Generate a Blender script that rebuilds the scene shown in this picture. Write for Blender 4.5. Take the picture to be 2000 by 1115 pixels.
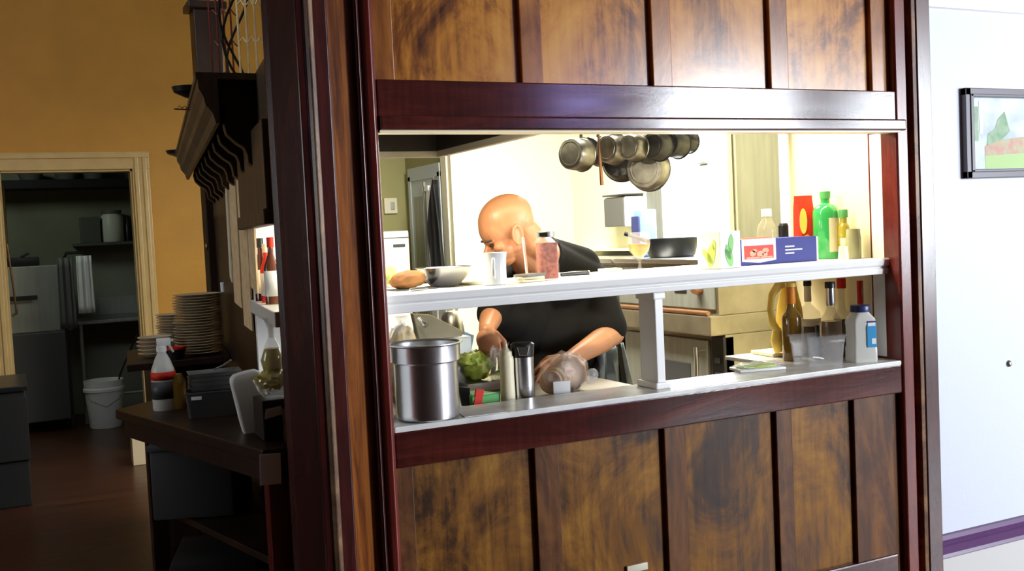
import bpy, bmesh, math, random
from mathutils import Vector, Matrix
random.seed(7)
for o in list(bpy.data.objects): bpy.data.objects.remove(o)
SC = bpy.context.scene
COL = SC.collection
R = math.radians

# ------------------------------------------------------------------ camera
CAMX = Vector((0.89830775, 0.04730737, -0.43681253))    # world X seen in camera axes (right, down, forward)
FPX = 2000.0
_X = Vector((0.89830775, -0.0652821, 0.43448985)); _D = Vector((0.04730737, 0.99752231, 0.05206973)); _Y = Vector((-0.43681253, -0.02622007, 0.89917035))
CAM = Vector((0, 0, 1.6))
cam_data = bpy.data.cameras.new('camera'); cam = bpy.data.objects.new('camera', cam_data); COL.objects.link(cam)
right = Vector((_X[0], _Y[0], -_D[0])); down = Vector((_X[1], _Y[1], -_D[1])); fwd = Vector((_X[2], _Y[2], -_D[2]))
m = Matrix((right, -down, -fwd)).transposed().to_4x4(); m.translation = CAM
cam.matrix_world = m
cam_data.sensor_width = 36; cam_data.lens = 36 * FPX / 2000; cam_data.clip_start = 0.05; cam_data.clip_end = 200
SC.camera = cam

# ------------------------------------------------------------------ world, exposure, window and lamp light, added fill lights
SC.view_settings.view_transform = 'Standard'; SC.view_settings.look = 'None'
SC.view_settings.exposure = 0.0; SC.view_settings.gamma = 1.0; SC.view_settings.use_curve_mapping = False
SC.cycles.use_denoising = True
SC.cycles.caustics_reflective = False; SC.cycles.caustics_refractive = False
SC.cycles.max_bounces = 10; SC.cycles.diffuse_bounces = 4; SC.cycles.transparent_max_bounces = 12
SC.cycles.sample_clamp_indirect = 6
w = bpy.data.worlds.new('sky'); SC.world = w; w.use_nodes = True
bg = w.node_tree.nodes['Background']; bg.inputs[0].default_value = (0.78, 0.88, 1, 1); bg.inputs[1].default_value = 5.0

def area(name, loc, target, sx, sy, power, col):
    d = bpy.data.lights.new(name, 'AREA'); d.shape = 'RECTANGLE'; d.size = sx; d.size_y = sy; d.energy = power; d.color = col
    o = bpy.data.objects.new(name, d); COL.objects.link(o); o.location = loc
    o.rotation_euler = (Vector(target) - Vector(loc)).to_track_quat('-Z', 'Y').to_euler()
    return o
# daylight through the two tall dining room windows
area('daylight_window_near', (6.65, -3.02, 2.0), (5.2, 2.8, 1.2), 1.25, 2.1, 540, (0.88, 0.93, 1.0))
area('daylight_window_side', (5.0, -3.02, 2.86), (1.7, 2.8, 1.9), 0.46, 0.32, 9, (0.36, 0.30, 1.0))
area('daylight_window_far', (9.1, -3.02, 2.0), (5.5, 2.8, 1.2), 1.3, 2.1, 280, (0.86, 0.92, 1.0))
# kitchen window, kitchen ceiling lamp and two added fills behind the lintel
area('daylight_kitchen_window', (3.80, 5.15, 1.9), (1.5, 4.4, 1.0), 0.55, 1.1, 40, (0.85, 0.93, 1.0))
area('kitchen_ceiling_lamp_light', (2.55, 4.6, 2.84), (2.55, 4.6, 0), 0.5, 1.5, 205, (1.0, 0.96, 0.80))
area('added_hatch_strip_fill', (1.95, 3.035, 1.975), (1.95, 3.3, 0), 1.9, 0.06, 15, (1.0, 0.88, 0.58))  # unseen strip light added to brighten the shelf, its items and the reveal
area('added_hatch_corner_fill', (1.06, 3.03, 1.965), (1.75, 3.02, 1.0), 0.10, 0.05, 9, (1.0, 0.92, 0.72))  # small unseen fill added to lift the left-hand faces inside the hatch
# passage and back room lamps, with an added fill from the left
area('passage_lamp_light', (-1.3, 6.9, 2.75), (-0.2, 8.3, 1.6), 0.4, 0.4, 5, (1.0, 0.60, 0.20))
area('added_passage_fill', (-3.9, 3.9, 1.9), (.7, 4.2, 1.6), 1.1, 1.3, 16, (1.0, 0.93, 0.82))  # fill light added for the side wall; no window is known there
area('back_room_lamp_light', (-0.5, 9.3, 2.75), (0.3, 10.2, 0.5), 0.5, 0.5, 6, (0.85, 1.0, 0.8))

# ------------------------------------------------------------------ measuring helpers (a pixel's line of sight met with a plane of the place)
def ray(px, py):
    v = Vector((px - 1000, py - 557.5, FPX)); return Vector((v.dot(_X), v.dot(_Y), -v.dot(_D)))
def aY(px, py, y): r = ray(px, py); return CAM + r * (y / r.y)
def aZ(px, py, z): r = ray(px, py); return CAM + r * ((z - CAM.z) / r.z)
def aX(px, py, x): r = ray(px, py); return CAM + r * (x / r.x)
def aS(px, py, off=0.0):      # the slanting side wall X = 0.347 + 0.114 Y, or a plane off metres in front of it
    r = ray(px, py); t = (0.347 - off) / (r.x - 0.114 * r.y); return CAM + r * t
def mpp(p): return ((Vector(p) - CAM).dot(fwd)) / FPX      # metres per pixel at p
def xof(px, y): return aY(px, 557, y).x

# ------------------------------------------------------------------ materials
def new_mat(name):
    mt = bpy.data.materials.new(name); mt.use_nodes = True
    return mt, mt.node_tree, mt.node_tree.nodes['Principled BSDF']
def mat(name, col, rough=0.5, metal=0.0, var=0.0, scale=8.0, bump=0.0, trans=0.0, ior=1.45, alpha=1.0, coat=0.0, stretch=(1, 1, 1), col2=None, sss=0.0, bscale=None, spec=None, emit=0):
    mt, nt, b = new_mat(name)
    b.inputs['Base Color'].default_value = (*col, 1); b.inputs['Roughness'].default_value = rough; b.inputs['Metallic'].default_value = metal
    b.inputs['Transmission Weight'].default_value = trans; b.inputs['IOR'].default_value = ior; b.inputs['Alpha'].default_value = alpha
    b.inputs['Coat Weight'].default_value = coat
    if spec is not None: b.inputs['Specular IOR Level'].default_value = spec
    if sss: b.inputs['Subsurface Weight'].default_value = sss; b.inputs['Subsurface Radius'].default_value = (.02, .008, .004); b.inputs['Subsurface Scale'].default_value = 0.5
    if emit: b.inputs['Emission Color'].default_value = (*col, 1); b.inputs['Emission Strength'].default_value = emit
    if var or bump or col2:
        tc = nt.nodes.new('ShaderNodeTexCoord'); mp = nt.nodes.new('ShaderNodeMapping'); mp.inputs['Scale'].default_value = stretch
        nz = nt.nodes.new('ShaderNodeTexNoise'); nz.inputs['Scale'].default_value = scale; nz.inputs['Detail'].default_value = 6
        nt.links.new(tc.outputs['Object'], mp.inputs[0]); nt.links.new(mp.outputs[0], nz.inputs['Vector'])
        if var or col2:
            cr = nt.nodes.new('ShaderNodeValToRGB')
            c2 = col2 if col2 else tuple(max(0, c * (1 - var)) for c in col)
            cr.color_ramp.elements[0].position = 0.35; cr.color_ramp.elements[1].position = 0.65
            cr.color_ramp.elements[0].color = (*c2, 1); cr.color_ramp.elements[1].color = (*col, 1)
            nt.links.new(nz.outputs['Fac'], cr.inputs[0]); nt.links.new(cr.outputs[0], b.inputs['Base Color'])
        if bump:
            src = nz
            if bscale:
                src = nt.nodes.new('ShaderNodeTexNoise'); src.inputs['Scale'].default_value = bscale; nt.links.new(mp.outputs[0], src.inputs['Vector'])
            bp = nt.nodes.new('ShaderNodeBump'); bp.inputs['Strength'].default_value = bump; bp.inputs['Distance'].default_value = 0.01
            nt.links.new(src.outputs['Fac'], bp.inputs['Height']); nt.links.new(bp.outputs[0], b.inputs['Normal'])
    return mt
def burl(name, stops, scale=3.0, stretch=(1, 1, .8), rough=.34, seed=0.0, coat=0.12, dist=1.6, spec=None):
    """figured, cloudy veneer with fine vertical grain"""
    mt, nt, b = new_mat(name); N = nt.nodes.new; L = nt.links.new
    tc = N('ShaderNodeTexCoord'); mp = N('ShaderNodeMapping'); mp.inputs['Scale'].default_value = stretch; mp.inputs['Location'].default_value = (seed, seed * .7, seed * 1.3)
    L(tc.outputs['Object'], mp.inputs[0])
    n1 = N('ShaderNodeTexNoise'); n1.inputs['Scale'].default_value = scale; n1.inputs['Detail'].default_value = 9; n1.inputs['Roughness'].default_value = .68; n1.inputs['Distortion'].default_value = dist
    if spec is not None: b.inputs['Specular IOR Level'].default_value = spec
    L(mp.outputs[0], n1.inputs['Vector'])
    m2 = N('ShaderNodeMapping'); m2.inputs['Scale'].default_value = (60, 60, 5); L(tc.outputs['Object'], m2.inputs[0])
    n2 = N('ShaderNodeTexNoise'); n2.inputs['Scale'].default_value = 1; n2.inputs['Detail'].default_value = 4; L(m2.outputs[0], n2.inputs['Vector'])
    mx = N('ShaderNodeMath'); mx.operation = 'MULTIPLY_ADD'; mx.inputs[1].default_value = .28; L(n2.outputs['Fac'], mx.inputs[0]); L(n1.outputs['Fac'], mx.inputs[2])
    cr = N('ShaderNodeValToRGB'); el = cr.color_ramp.elements
    while len(el) > 1: el.remove(el[-1])
    el[0].position = stops[0][0]; el[0].color = (*stops[0][1], 1)
    for p, c in stops[1:]: e = el.new(p); e.color = (*c, 1)
    L(mx.outputs[0], cr.inputs[0]); L(cr.outputs[0], b.inputs['Base Color'])
    b.inputs['Roughness'].default_value = rough; b.inputs['Coat Weight'].default_value = coat; b.inputs['Coat Roughness'].default_value = .22
    bp = N('ShaderNodeBump'); bp.inputs['Strength'].default_value = .12; bp.inputs['Distance'].default_value = .004; L(n1.outputs['Fac'], bp.inputs['Height']); L(bp.outputs[0], b.inputs['Normal'])
    return mt
M = {}
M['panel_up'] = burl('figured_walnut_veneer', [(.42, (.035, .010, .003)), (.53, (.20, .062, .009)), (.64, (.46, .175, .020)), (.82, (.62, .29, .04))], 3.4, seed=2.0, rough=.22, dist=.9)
M['panel_low'] = burl('darker_walnut_veneer', [(.45, (.012, .005, .002)), (.55, (.055, .020, .004)), (.67, (.19, .075, .010)), (.84, (.36, .17, .024))], 3.0, seed=9.0, rough=.4, dist=.9, coat=0, spec=.25)  # darker colouring of the walnut for the lower panels
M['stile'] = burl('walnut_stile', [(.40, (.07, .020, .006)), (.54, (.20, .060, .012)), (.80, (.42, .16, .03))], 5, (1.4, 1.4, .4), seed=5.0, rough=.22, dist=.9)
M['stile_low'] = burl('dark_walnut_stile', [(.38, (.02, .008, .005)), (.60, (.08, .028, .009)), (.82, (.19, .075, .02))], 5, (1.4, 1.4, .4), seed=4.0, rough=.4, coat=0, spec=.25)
M['mahogany'] = burl('dark_mahogany', [(.4, (.018, .006, .006)), (.60, (.045, .009, .008)), (.8, (.085, .016, .012))], 3, (3, 3, .5), rough=.26, seed=1)
M['mahogany_rail'] = burl('mahogany_rail', [(.4, (.020, .006, .005)), (.60, (.050, .009, .007)), (.8, (.095, .018, .012))], 3, (.5, 3, 3), rough=.14, seed=3, coat=0)
M['mahogany_red'] = burl('red_mahogany', [(.4, (.07, .010, .008)), (.60, (.13, .017, .012)), (.8, (.2, .03, .02))], 4, (3, 3, .4), rough=.25, seed=6)
M['post_panel'] = burl('orange_oak_panel', [(.42, (.04, .010, .004)), (.56, (.15, .040, .008)), (.70, (.34, .10, .015)), (.85, (.5, .17, .03))], 2.2, (9, 9, .5), rough=.3, seed=8)
M['worn'] = burl('worn_edge', [(.40, (.04, .014, .008)), (.60, (.12, .05, .02)), (.80, (.32, .18, .085))], 6, (1, 1, .6), rough=.4, seed=11)
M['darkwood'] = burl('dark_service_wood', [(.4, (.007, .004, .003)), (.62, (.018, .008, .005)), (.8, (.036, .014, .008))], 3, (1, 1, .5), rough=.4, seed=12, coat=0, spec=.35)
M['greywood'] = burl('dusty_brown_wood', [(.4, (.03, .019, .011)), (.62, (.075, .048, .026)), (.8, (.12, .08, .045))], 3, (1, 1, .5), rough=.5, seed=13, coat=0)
M['white_wall'] = mat('white_wall_paint', (.66, .70, .78), .45, bump=.05, scale=60)
M['white_gloss'] = mat('white_gloss_paint', (.90, .90, .88), .3, bump=.04, scale=25)
M['kitchen_white'] = mat('cream_kitchen_paint', (.92, .89, .66), .55)
M['reveal_yellow'] = mat('pale_yellow_paint', (.90, .82, .56), .5, bump=.03, scale=40)
M['olive'] = mat('olive_wall_paint', (.33, .31, .13), .6, var=.12, scale=3)
M['yellow_wall'] = mat('ochre_wall_paint', (.40, .195, .018), .55, var=.10, scale=4, bump=.12, bscale=90)
M['door_trim'] = mat('cream_trim_gloss_paint', (.46, .33, .15), .22, var=.1, scale=9)
M['grey_room'] = mat('grey_green_paint', (.30, .30, .23), .7, var=.15, scale=3)
M['purple'] = mat('purple_trim_paint', (.095, .03, .12), .35)
M['lower_wall'] = mat('pale_grey_paint', (.62, .60, .58), .5)
M['ledge'] = mat('worn_white_ledge_paint', (.86, .86, .82), .25, col2=(.68, .68, .65), scale=14, bump=.08)
M['steel'] = mat('stainless_steel', (.74, .74, .75), .27, 1.0, bump=.02, scale=30)
M['steel_brushed'] = mat('brushed_steel', (.50, .48, .42), .35, 1.0, var=.15, scale=6)
M['steel_dull'] = mat('dull_grey_steel', (.36, .37, .33), .5, .6, var=.15, scale=5, stretch=(6, 6, .5))
M['oven_side'] = mat('greasy_oven_steel', (.42, .37, .27), .35, .8, var=.3, scale=5)
M['slicer_metal'] = mat('dull_olive_metal', (.26, .23, .15), .35, .7, var=.25, scale=6)
M['alu'] = mat('old_aluminium_pan', (.36, .35, .30), .35, 1.0, col2=(.17, .16, .14), scale=12)
M['darkpan'] = mat('blackened_pan', (.075, .075, .07), .35, .6, col2=(.03, .03, .03), scale=10)
M['copper'] = mat('copper_brown', (.42, .22, .12), .35, .8)
M['castiron'] = mat('black_cast_iron', (.012, .013, .015), .35, .3)
M['black'] = mat('black_plastic', (.012, .012, .013), .35)
M['black_matte'] = mat('black_matte', (.010, .010, .011), .7)
M['darkgrey'] = mat('dark_grey_plastic', (.055, .057, .062), .45)
M['greytray'] = mat('grey_plastic', (.13, .13, .125), .5)
M['hood'] = mat('dark_brown_hood', (.035, .027, .022), .5, var=.4, scale=4)
M['hoodlip'] = mat('hood_lip_metal', (.70, .66, .54), .5)
M['white'] = mat('white_ceramic', (.88, .89, .88), .18)
M['white_plastic'] = mat('white_plastic', (.82, .83, .80), .4)
M['paper'] = mat('white_paper', (.84, .84, .83), .7, bump=.05, scale=20)
M['ticket'] = mat('yellowed_order_paper', (.92, .70, .40), .75, col2=(.74, .53, .28), scale=25)
M['cream'] = mat('cream_plastic', (.94, .85, .60), .4)
M['plate'] = mat('cream_stoneware', (.60, .50, .36), .3)
M['glass'] = mat('clear_glass', (.96, .98, .96), .02, trans=1.0, ior=1.45)
M['plastic_clear'] = mat('clear_plastic', (.93, .94, .93), .10, alpha=.09, ior=1.4)
M['bag'] = mat('crinkled_clear_bag', (.95, .93, .90), .18, alpha=.22, bump=.9, scale=18)
M['pet_jar'] = mat('milky_clear_plastic', (.80, .80, .74), .22, alpha=.72)
M['green_glass'] = mat('green_glass', (.03, .50, .12), .05, alpha=.86)
M['green_glass'].node_tree.nodes['Principled BSDF'].inputs['Coat Weight'].default_value = 1
M['yellow_oil'] = mat('yellow_oil_glass', (.55, .45, .05), .08, alpha=.85, coat=1)
M['amber'] = mat('amber_glass', (.28, .15, .02), .06, alpha=.88, coat=1)
M['darkred_liquid'] = mat('dark_red_liquid', (.055, .006, .008), .1, coat=.6)
M['brown_liquid'] = mat('brown_red_liquid', (.16, .055, .03), .15, coat=.6)
M['clear_tint'] = mat('pale_tinted_glass', (.62, .54, .34), .06, alpha=.24, coat=1)
M['drink'] = mat('orange_tea', (.80, .30, .03), .15, coat=.5, var=.3, scale=40)
M['olive_jar'] = mat('olive_jar_glass', (.50, .48, .26), .1, alpha=.8, coat=1)
M['red'] = mat('red_print', (.70, .035, .015), .5, spec=.3)
M['redsoft'] = mat('pinkish_print', (.86, .33, .22), .5, spec=.3)
M['orange'] = mat('orange_plastic', (.75, .24, .02), .4)
M['blue'] = mat('deep_blue_card', (.022, .030, .22), .55, spec=.3)
M['bluelabel'] = mat('blue_label', (.03, .30, .62), .4)
M['darkblue'] = mat('navy_plastic', (.03, .04, .14), .35)
M['lightblue'] = mat('light_blue_plastic', (.20, .32, .56), .5)
M['green'] = mat('green_print', (.10, .42, .12), .45)
M['leafgreen'] = mat('leaf_green_print', (.22, .55, .16), .5)
M['limegreen'] = mat('lime_print', (.60, .75, .15), .5)
M['lettuce'] = mat('lettuce_leaf', (.66, .72, .14), .4, col2=(.40, .52, .07), scale=18, bump=.4)
M['yellow'] = mat('yellow_plastic', (.95, .66, .12), .4)
M['bread'] = mat('brown_bread_crust', (.36, .16, .045), .7, col2=(.22, .085, .025), scale=14, bump=.3)
M['crumb'] = mat('bread_crumb', (.80, .58, .24), .8, col2=(.60, .36, .10), scale=30, bump=.3)
M['loafcrust'] = mat('soft_loaf_crust', (.86, .56, .36), .5, col2=(.70, .40, .24), scale=10)
M['straw'] = mat('pale_straw_plastic', (.92, .72, .64), .4)
M['yellowbun'] = mat('bagged_roll_yellow', (.95, .78, .42), .6, col2=(.68, .46, .14), scale=7, bump=.3)
M['chilli'] = mat('chilli_flakes', (.46, .12, .06), .7, col2=(.22, .035, .02), scale=80, bump=.6)
M['skin'] = mat('skin', (.46, .20, .095), .42, var=.12, scale=6, sss=.12)
M['lip'] = mat('lip_skin', (.45, .15, .10), .5)
M['brow'] = mat('eyebrow_hair', (.07, .045, .03), .8)
M['eye'] = mat('eye_dark', (.03, .02, .015), .2)
M['stubble'] = mat('cropped_grey_hair', (.27, .155, .10), .75, bump=.3, scale=120)
M['shirt'] = mat('black_cotton', (.012, .0115, .011), .9, spec=.12, bump=.25, scale=9)
M['jeans'] = mat('grey_blue_cloth', (.22, .27, .31), .85, var=.2, scale=8, bump=.2)
M['strap'] = mat('black_strap', (.01, .01, .01), .8)
M['floor_wood'] = burl('dark_red_floor_boards', [(.4, (.018, .006, .003)), (.6, (.045, .014, .006)), (.8, (.08, .027, .010))], 2, (.6, 8, 8), rough=.35, seed=15)
M['tile'] = mat('kitchen_floor_tile', (.30, .20, .14), .4, var=.3, scale=4)
M['ceiling'] = mat('ceiling_paint', (.75, .74, .70), .8)
M['room_dark'] = mat('deep_brown_dining_wall', (.10, .055, .03), .6)
M['ceiling_dark'] = mat('brown_dining_ceiling', (.16, .12, .09), .8)
M['doorblue'] = mat('blue_grey_door_paint', (.50, .56, .58), .35)
M['bright_pane'] = mat('window_glass', (1, 1, 1), .0, alpha=.12)
M['frame_wood'] = mat('dark_picture_frame', (.13, .12, .135), .35)
M['art_sky'] = mat('picture_print_pale', (.66, .72, .76), .5, col2=(.42, .50, .58), scale=9)
M['art_green'] = mat('picture_print_green', (.20, .36, .20), .6, col2=(.42, .54, .38), scale=22)
M['art_pink'] = mat('picture_print_pink', (.58, .30, .24), .6, col2=(.46, .48, .30), scale=30)
M['art_grass'] = mat('picture_print_grass', (.42, .60, .25), .6)
M['socket'] = mat('aged_ivory_plate', (.70, .66, .50), .4)

# ------------------------------------------------------------------ mesh helpers
def B(): return bmesh.new()
def box(bm, lo, hi, bev=0.0, mt=None):
    lo = Vector(lo); hi = Vector(hi); c = (lo + hi) / 2; s = hi - lo
    r = bmesh.ops.create_cube(bm, size=1.0, matrix=Matrix.Translation(c) @ Matrix.Diagonal((*[abs(v) for v in s], 1)))
    if bev:
        es = list({e for v in r['verts'] for e in v.link_edges})
        bmesh.ops.bevel(bm, geom=es, offset=min(bev, min(abs(v) for v in s) * .45), segments=2, affect='EDGES', profile=.6)
    if mt is not None: bmesh.ops.transform(bm, matrix=mt, verts=r['verts'])
    return bm
def obox(bm, M4, sx, sy, sz, bev=0.0):
    """box centred in its own frame, then moved by matrix M4"""
    n0 = set(bm.verts)
    box(bm, (-sx / 2, -sy / 2, -sz / 2), (sx / 2, sy / 2, sz / 2), bev)
    bmesh.ops.transform(bm, matrix=M4, verts=[v for v in bm.verts if v not in n0])
    return bm
def lathe(bm, prof, n=32, mt=None, closed=False):
    """prof = [(r,z)...] ; r=0 makes a pole"""
    rings = []
    for r, z in prof:
        if r < 1e-6: rings.append([bm.verts.new((0, 0, z))])
        else: rings.append([bm.verts.new((r * math.cos(2 * math.pi * i / n), r * math.sin(2 * math.pi * i / n), z)) for i in range(n)])
    for a, b in zip(rings, rings[1:]):
        if len(a) == 1 and len(b) == 1: continue
        for i in range(n):
            j = (i + 1) % n
            if len(a) == 1: bm.faces.new((a[0], b[j], b[i]))
            elif len(b) == 1: bm.faces.new((a[i], a[j], b[0]))
            else: bm.faces.new((a[i], a[j], b[j], b[i]))
    vs = [v for r_ in rings for v in r_]
    if mt is not None: bmesh.ops.transform(bm, matrix=mt, verts=vs)
    return bm
def tube(bm, pts, rad, n=8, cap=True):
    """round tube along points; rad a number or a list"""
    pts = [Vector(p) for p in pts]; rs = rad if isinstance(rad, (list, tuple)) else [rad] * len(pts)
    rings = []; up = None
    for i, p in enumerate(pts):
        t = (pts[min(i + 1, len(pts) - 1)] - pts[max(i - 1, 0)]).normalized()
        if up is None: up = t.orthogonal().normalized()
        u = (up - t * up.dot(t)); u = u.normalized() if u.length > 1e-6 else t.orthogonal().normalized(); up = u; v = t.cross(u)
        rings.append([bm.verts.new(p + (u * math.cos(2 * math.pi * k / n) + v * math.sin(2 * math.pi * k / n)) * rs[i]) for k in range(n)])
    for a, b in zip(rings, rings[1:]):
        for i in range(n): bm.faces.new((a[i], a[(i + 1) % n], b[(i + 1) % n], b[i]))
    if cap: bm.faces.new(rings[0][::-1]); bm.faces.new(rings[-1])
    return bm
def ell(bm, c, rx, ry, rz, rot=None, seg=24, noise=0.0, nf=20):
    r = bmesh.ops.create_uvsphere(bm, u_segments=seg, v_segments=seg * 2 // 3, radius=1.0)
    from mathutils import noise as NZ
    for v in r['verts']:
        k = 1 + (noise * NZ.noise(v.co * nf / 6 + Vector(c) * 7) if noise else 0)
        v.co = Vector((v.co.x * rx * k, v.co.y * ry * k, v.co.z * rz * k))
    mt = Matrix.Translation(Vector(c)) @ (rot.to_4x4() if rot is not None else Matrix.Identity(4))
    bmesh.ops.transform(bm, matrix=mt, verts=r['verts'])
    return bm
def prism(bm, poly, z0, z1):
    """plan polygon (x,y) extruded from z0 to z1"""
    a = [bm.verts.new((x, y, z0)) for x, y in poly]; b = [bm.verts.new((x, y, z1)) for x, y in poly]; n = len(poly)
    for i in range(n): bm.faces.new((a[i], a[(i + 1) % n], b[(i + 1) % n], b[i]))
    bm.faces.new(a[::-1]); bm.faces.new(b)
    return bm
def slab(bm, pts, d):
    """planar outline (3-D points) given thickness along vector d"""
    d = Vector(d); a = [bm.verts.new(Vector(p)) for p in pts]; b = [bm.verts.new(Vector(p) + d) for p in pts]; n = len(pts)
    for i in range(n): bm.faces.new((a[i], a[(i + 1) % n], b[(i + 1) % n], b[i]))
    bm.faces.new(a[::-1]); bm.faces.new(b)
    return bm
def obj(name, bm, mt, parent=None, smooth=True, loc=None, rot=None, bevel=0, subsurf=0, label=None):
    bmesh.ops.recalc_face_normals(bm, faces=bm.faces[:])
    me = bpy.data.meshes.new(name); bm.to_mesh(me); bm.free()
    o = bpy.data.objects.new(name, me); COL.objects.link(o)
    me.materials.append(M[mt] if isinstance(mt, str) else mt)
    if smooth:
        for p in me.polygons: p.use_smooth = True
        md = None
        try:
            me.set_sharp_from_angle(angle=R(38))
        except Exception: pass
    if parent is not None: o.parent = parent
    if loc is not None: o.location = loc
    if rot is not None: o.rotation_euler = rot
    if bevel: b_ = o.modifiers.new('bevel', 'BEVEL'); b_.width = bevel; b_.segments = 2; b_.limit_method = 'ANGLE'
    if subsurf: s_ = o.modifiers.new('subsurf', 'SUBSURF'); s_.levels = subsurf; s_.render_levels = subsurf
    if label: o['label'] = label
    return o
def thing(name, label, cat, loc=(0, 0, 0), rotz=0.0, group=None, rot=None):
    o = bpy.data.objects.new(name, None); COL.objects.link(o); o.empty_display_size = .05
    o.location = loc; o.rotation_euler = rot if rot else (0, 0, rotz); o['label'] = label; o['category'] = cat
    if group: o['group'] = group
    return o
def tag(o, label, cat, group=None, kind=None):
    o['label'] = label; o['category'] = cat
    if group: o['group'] = group
    if kind: o['kind'] = kind
    return o
def struct(name, bm, mt, parent=None, smooth=False, label=None):
    o = obj(name, bm, mt, parent, smooth=smooth)
    if parent is None: o['kind'] = 'structure'
    if label: o['label'] = label
    return o
def sempty(name, loc=(0, 0, 0)):
    o = bpy.data.objects.new(name, None); COL.objects.link(o); o.location = loc; o['kind'] = 'structure'; return o
def text(name, s, size, mt, parent, mw, ext=.0004):
    c = bpy.data.curves.new(name, 'FONT'); c.body = s; c.size = size; c.extrude = ext; c.align_x = 'CENTER'; c.align_y = 'CENTER'
    o = bpy.data.objects.new(name, c); COL.objects.link(o); c.materials.append(M[mt]); o.parent = parent; o.matrix_local = mw
    return o

# ================================================================== THE SETTING
YF = 2.82                       # front plane of the panelled partition
XR = 2.966                      # right-hand reveal of the serving hatch
b = B(); box(b, (-4, -3.2, -.06), (10.2, 11.2, 0)); struct('floor', b, 'floor_wood')
b = B(); box(b, (1.0, 3.1, 0), (3.74, 7.6, .012)); struct('floor_kitchen', b, 'tile')
b = B(); box(b, (-4, -3.2, 3.4), (10.2, 2.9, 3.46)); struct('ceiling_dining', b, 'ceiling_dark')
b = B(); box(b, (-4, 2.9, 4.3), (4.2, 11.2, 4.36)); struct('ceiling_kitchen', b, 'ceiling')
# dining room outer walls; the rear wall has two tall window holes
b = B()
zs = (.9, 3.1)
xs = [(-4, 4.75), (5.25, 6.0), (7.3, 8.4), (9.8, 10.2)]
for x0, x1 in xs: box(b, (x0, -3.2, 0), (x1, -3.0, 3.4))
box(b, (4.75, -3.2, 0), (5.25, -3.0, 2.68)); box(b, (4.75, -3.2, 3.04), (5.25, -3.0, 3.4))
for x0, x1 in ((6.0, 7.3), (8.4, 9.8)):
    box(b, (x0, -3.2, 0), (x1, -3.0, zs[0])); box(b, (x0, -3.2, zs[1]), (x1, -3.0, 3.4))
struct('wall_rear', b, 'room_dark')
for i, (x0, x1) in enumerate(((6.0, 7.3), (8.4, 9.8))):
    b = B()
    for a, c in (((x0, -3.1, .9), (x0 + .05, -3.05, 3.1)), ((x1 - .05, -3.1, .9), (x1, -3.05, 3.1)), ((x0, -3.1, .9), (x1, -3.05, .95)), ((x0, -3.1, 3.05), (x1, -3.05, 3.1)), ((x0, -3.1, 1.98), (x1, -3.05, 2.03))): box(b, a, c)
    struct('window_%d' % (1, 2)[i], b, 'white_gloss')
b = B(); box(b, (-4.1, -3.2, 0), (-4, 3.3, 4.3)); box(b, (-4.1, 4.5, 0), (-4, 11.2, 4.3)); box(b, (-4.1, 3.3, 0), (-4, 4.5, 1.2)); box(b, (-4.1, 3.3, 2.6), (-4, 4.5, 4.3)); struct('wall_left', b, 'room_dark')
b = B()
for lo, hi in (((-4.06, 3.3, 1.2), (-4.0, 3.35, 2.6)), ((-4.06, 4.45, 1.2), (-4.0, 4.5, 2.6)), ((-4.06, 3.3, 1.2), (-4.0, 4.5, 1.25)), ((-4.06, 3.3, 2.55), (-4.0, 4.5, 2.6)), ((-4.06, 3.3, 1.88), (-4.0, 4.5, 1.92))): box(b, lo, hi)
struct('window_5', b, 'white_gloss')  # unseen window frame added to go with the passage fill
b = B(); box(b, (10.2, -3.2, 0), (10.3, 2.93, 3.4)); struct('wall_far_right', b, 'white_wall')

# right wall with the picture: white above, pale grey below the purple chair rail
b = B(); box(b, (3.1, 2.93, 0), (10.2, 3.05, 3.4))
wr = struct('wall_right', b, 'white_wall')
b = B(); box(b, (3.14, 2.922, 0), (10.2, 2.93, .215)); struct('wall_right_dado', b, 'lower_wall')
b = B()
prof = [(2.93, .205), (2.915, .205), (2.90, .215), (2.905, .228), (2.895, .234), (2.893, .262), (2.903, .268), (2.90, .276), (2.908, .284), (2.916, .300), (2.93, .302)]
slab(b, [(3.145, y, z) for y, z in prof], (7.05, 0, 0)); struct('trim_1', b, 'purple', label='purple moulded chair rail along the white wall')
b = B(); prof = [(2.93, 2.40), (2.918, 2.405), (2.915, 2.43), (2.90, 2.45), (2.895, 2.50), (2.93, 2.51)]
slab(b, [(3.145, y, z) for y, z in prof], (7.05, 0, 0)); struct('trim_2', b, 'white_gloss', label='white picture moulding high on the white wall')

# the partition: solid core above and below the hatch
b = B(); box(b, (.79, 2.86, 1.96), (3.12, 2.97, 4.3)); struct('wall_partition_upper', b, 'darkwood')
b = B(); box(b, (.79, 2.86, 0), (3.12, 3.0, 1.0)); struct('wall_partition_lower', b, 'darkwood')
b = B(); box(b, (XR, 2.86, 0), (3.11, 3.41, 4.3)); box(b, (3.10, 3.06, 0), (3.86, 3.41, 4.3)); struct('wall_hatch_right', b, 'reveal_yellow')
b = B(); box(b, (XR - .012, 3.385, 1.05), (XR, 3.445, 3.3), .004); box(b, (XR - .012, 2.87, 1.06), (XR, 2.93, 1.905), .003)
struct('trim_3', b, 'white_gloss', label='white corner strips on the yellow hatch reveal')

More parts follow.
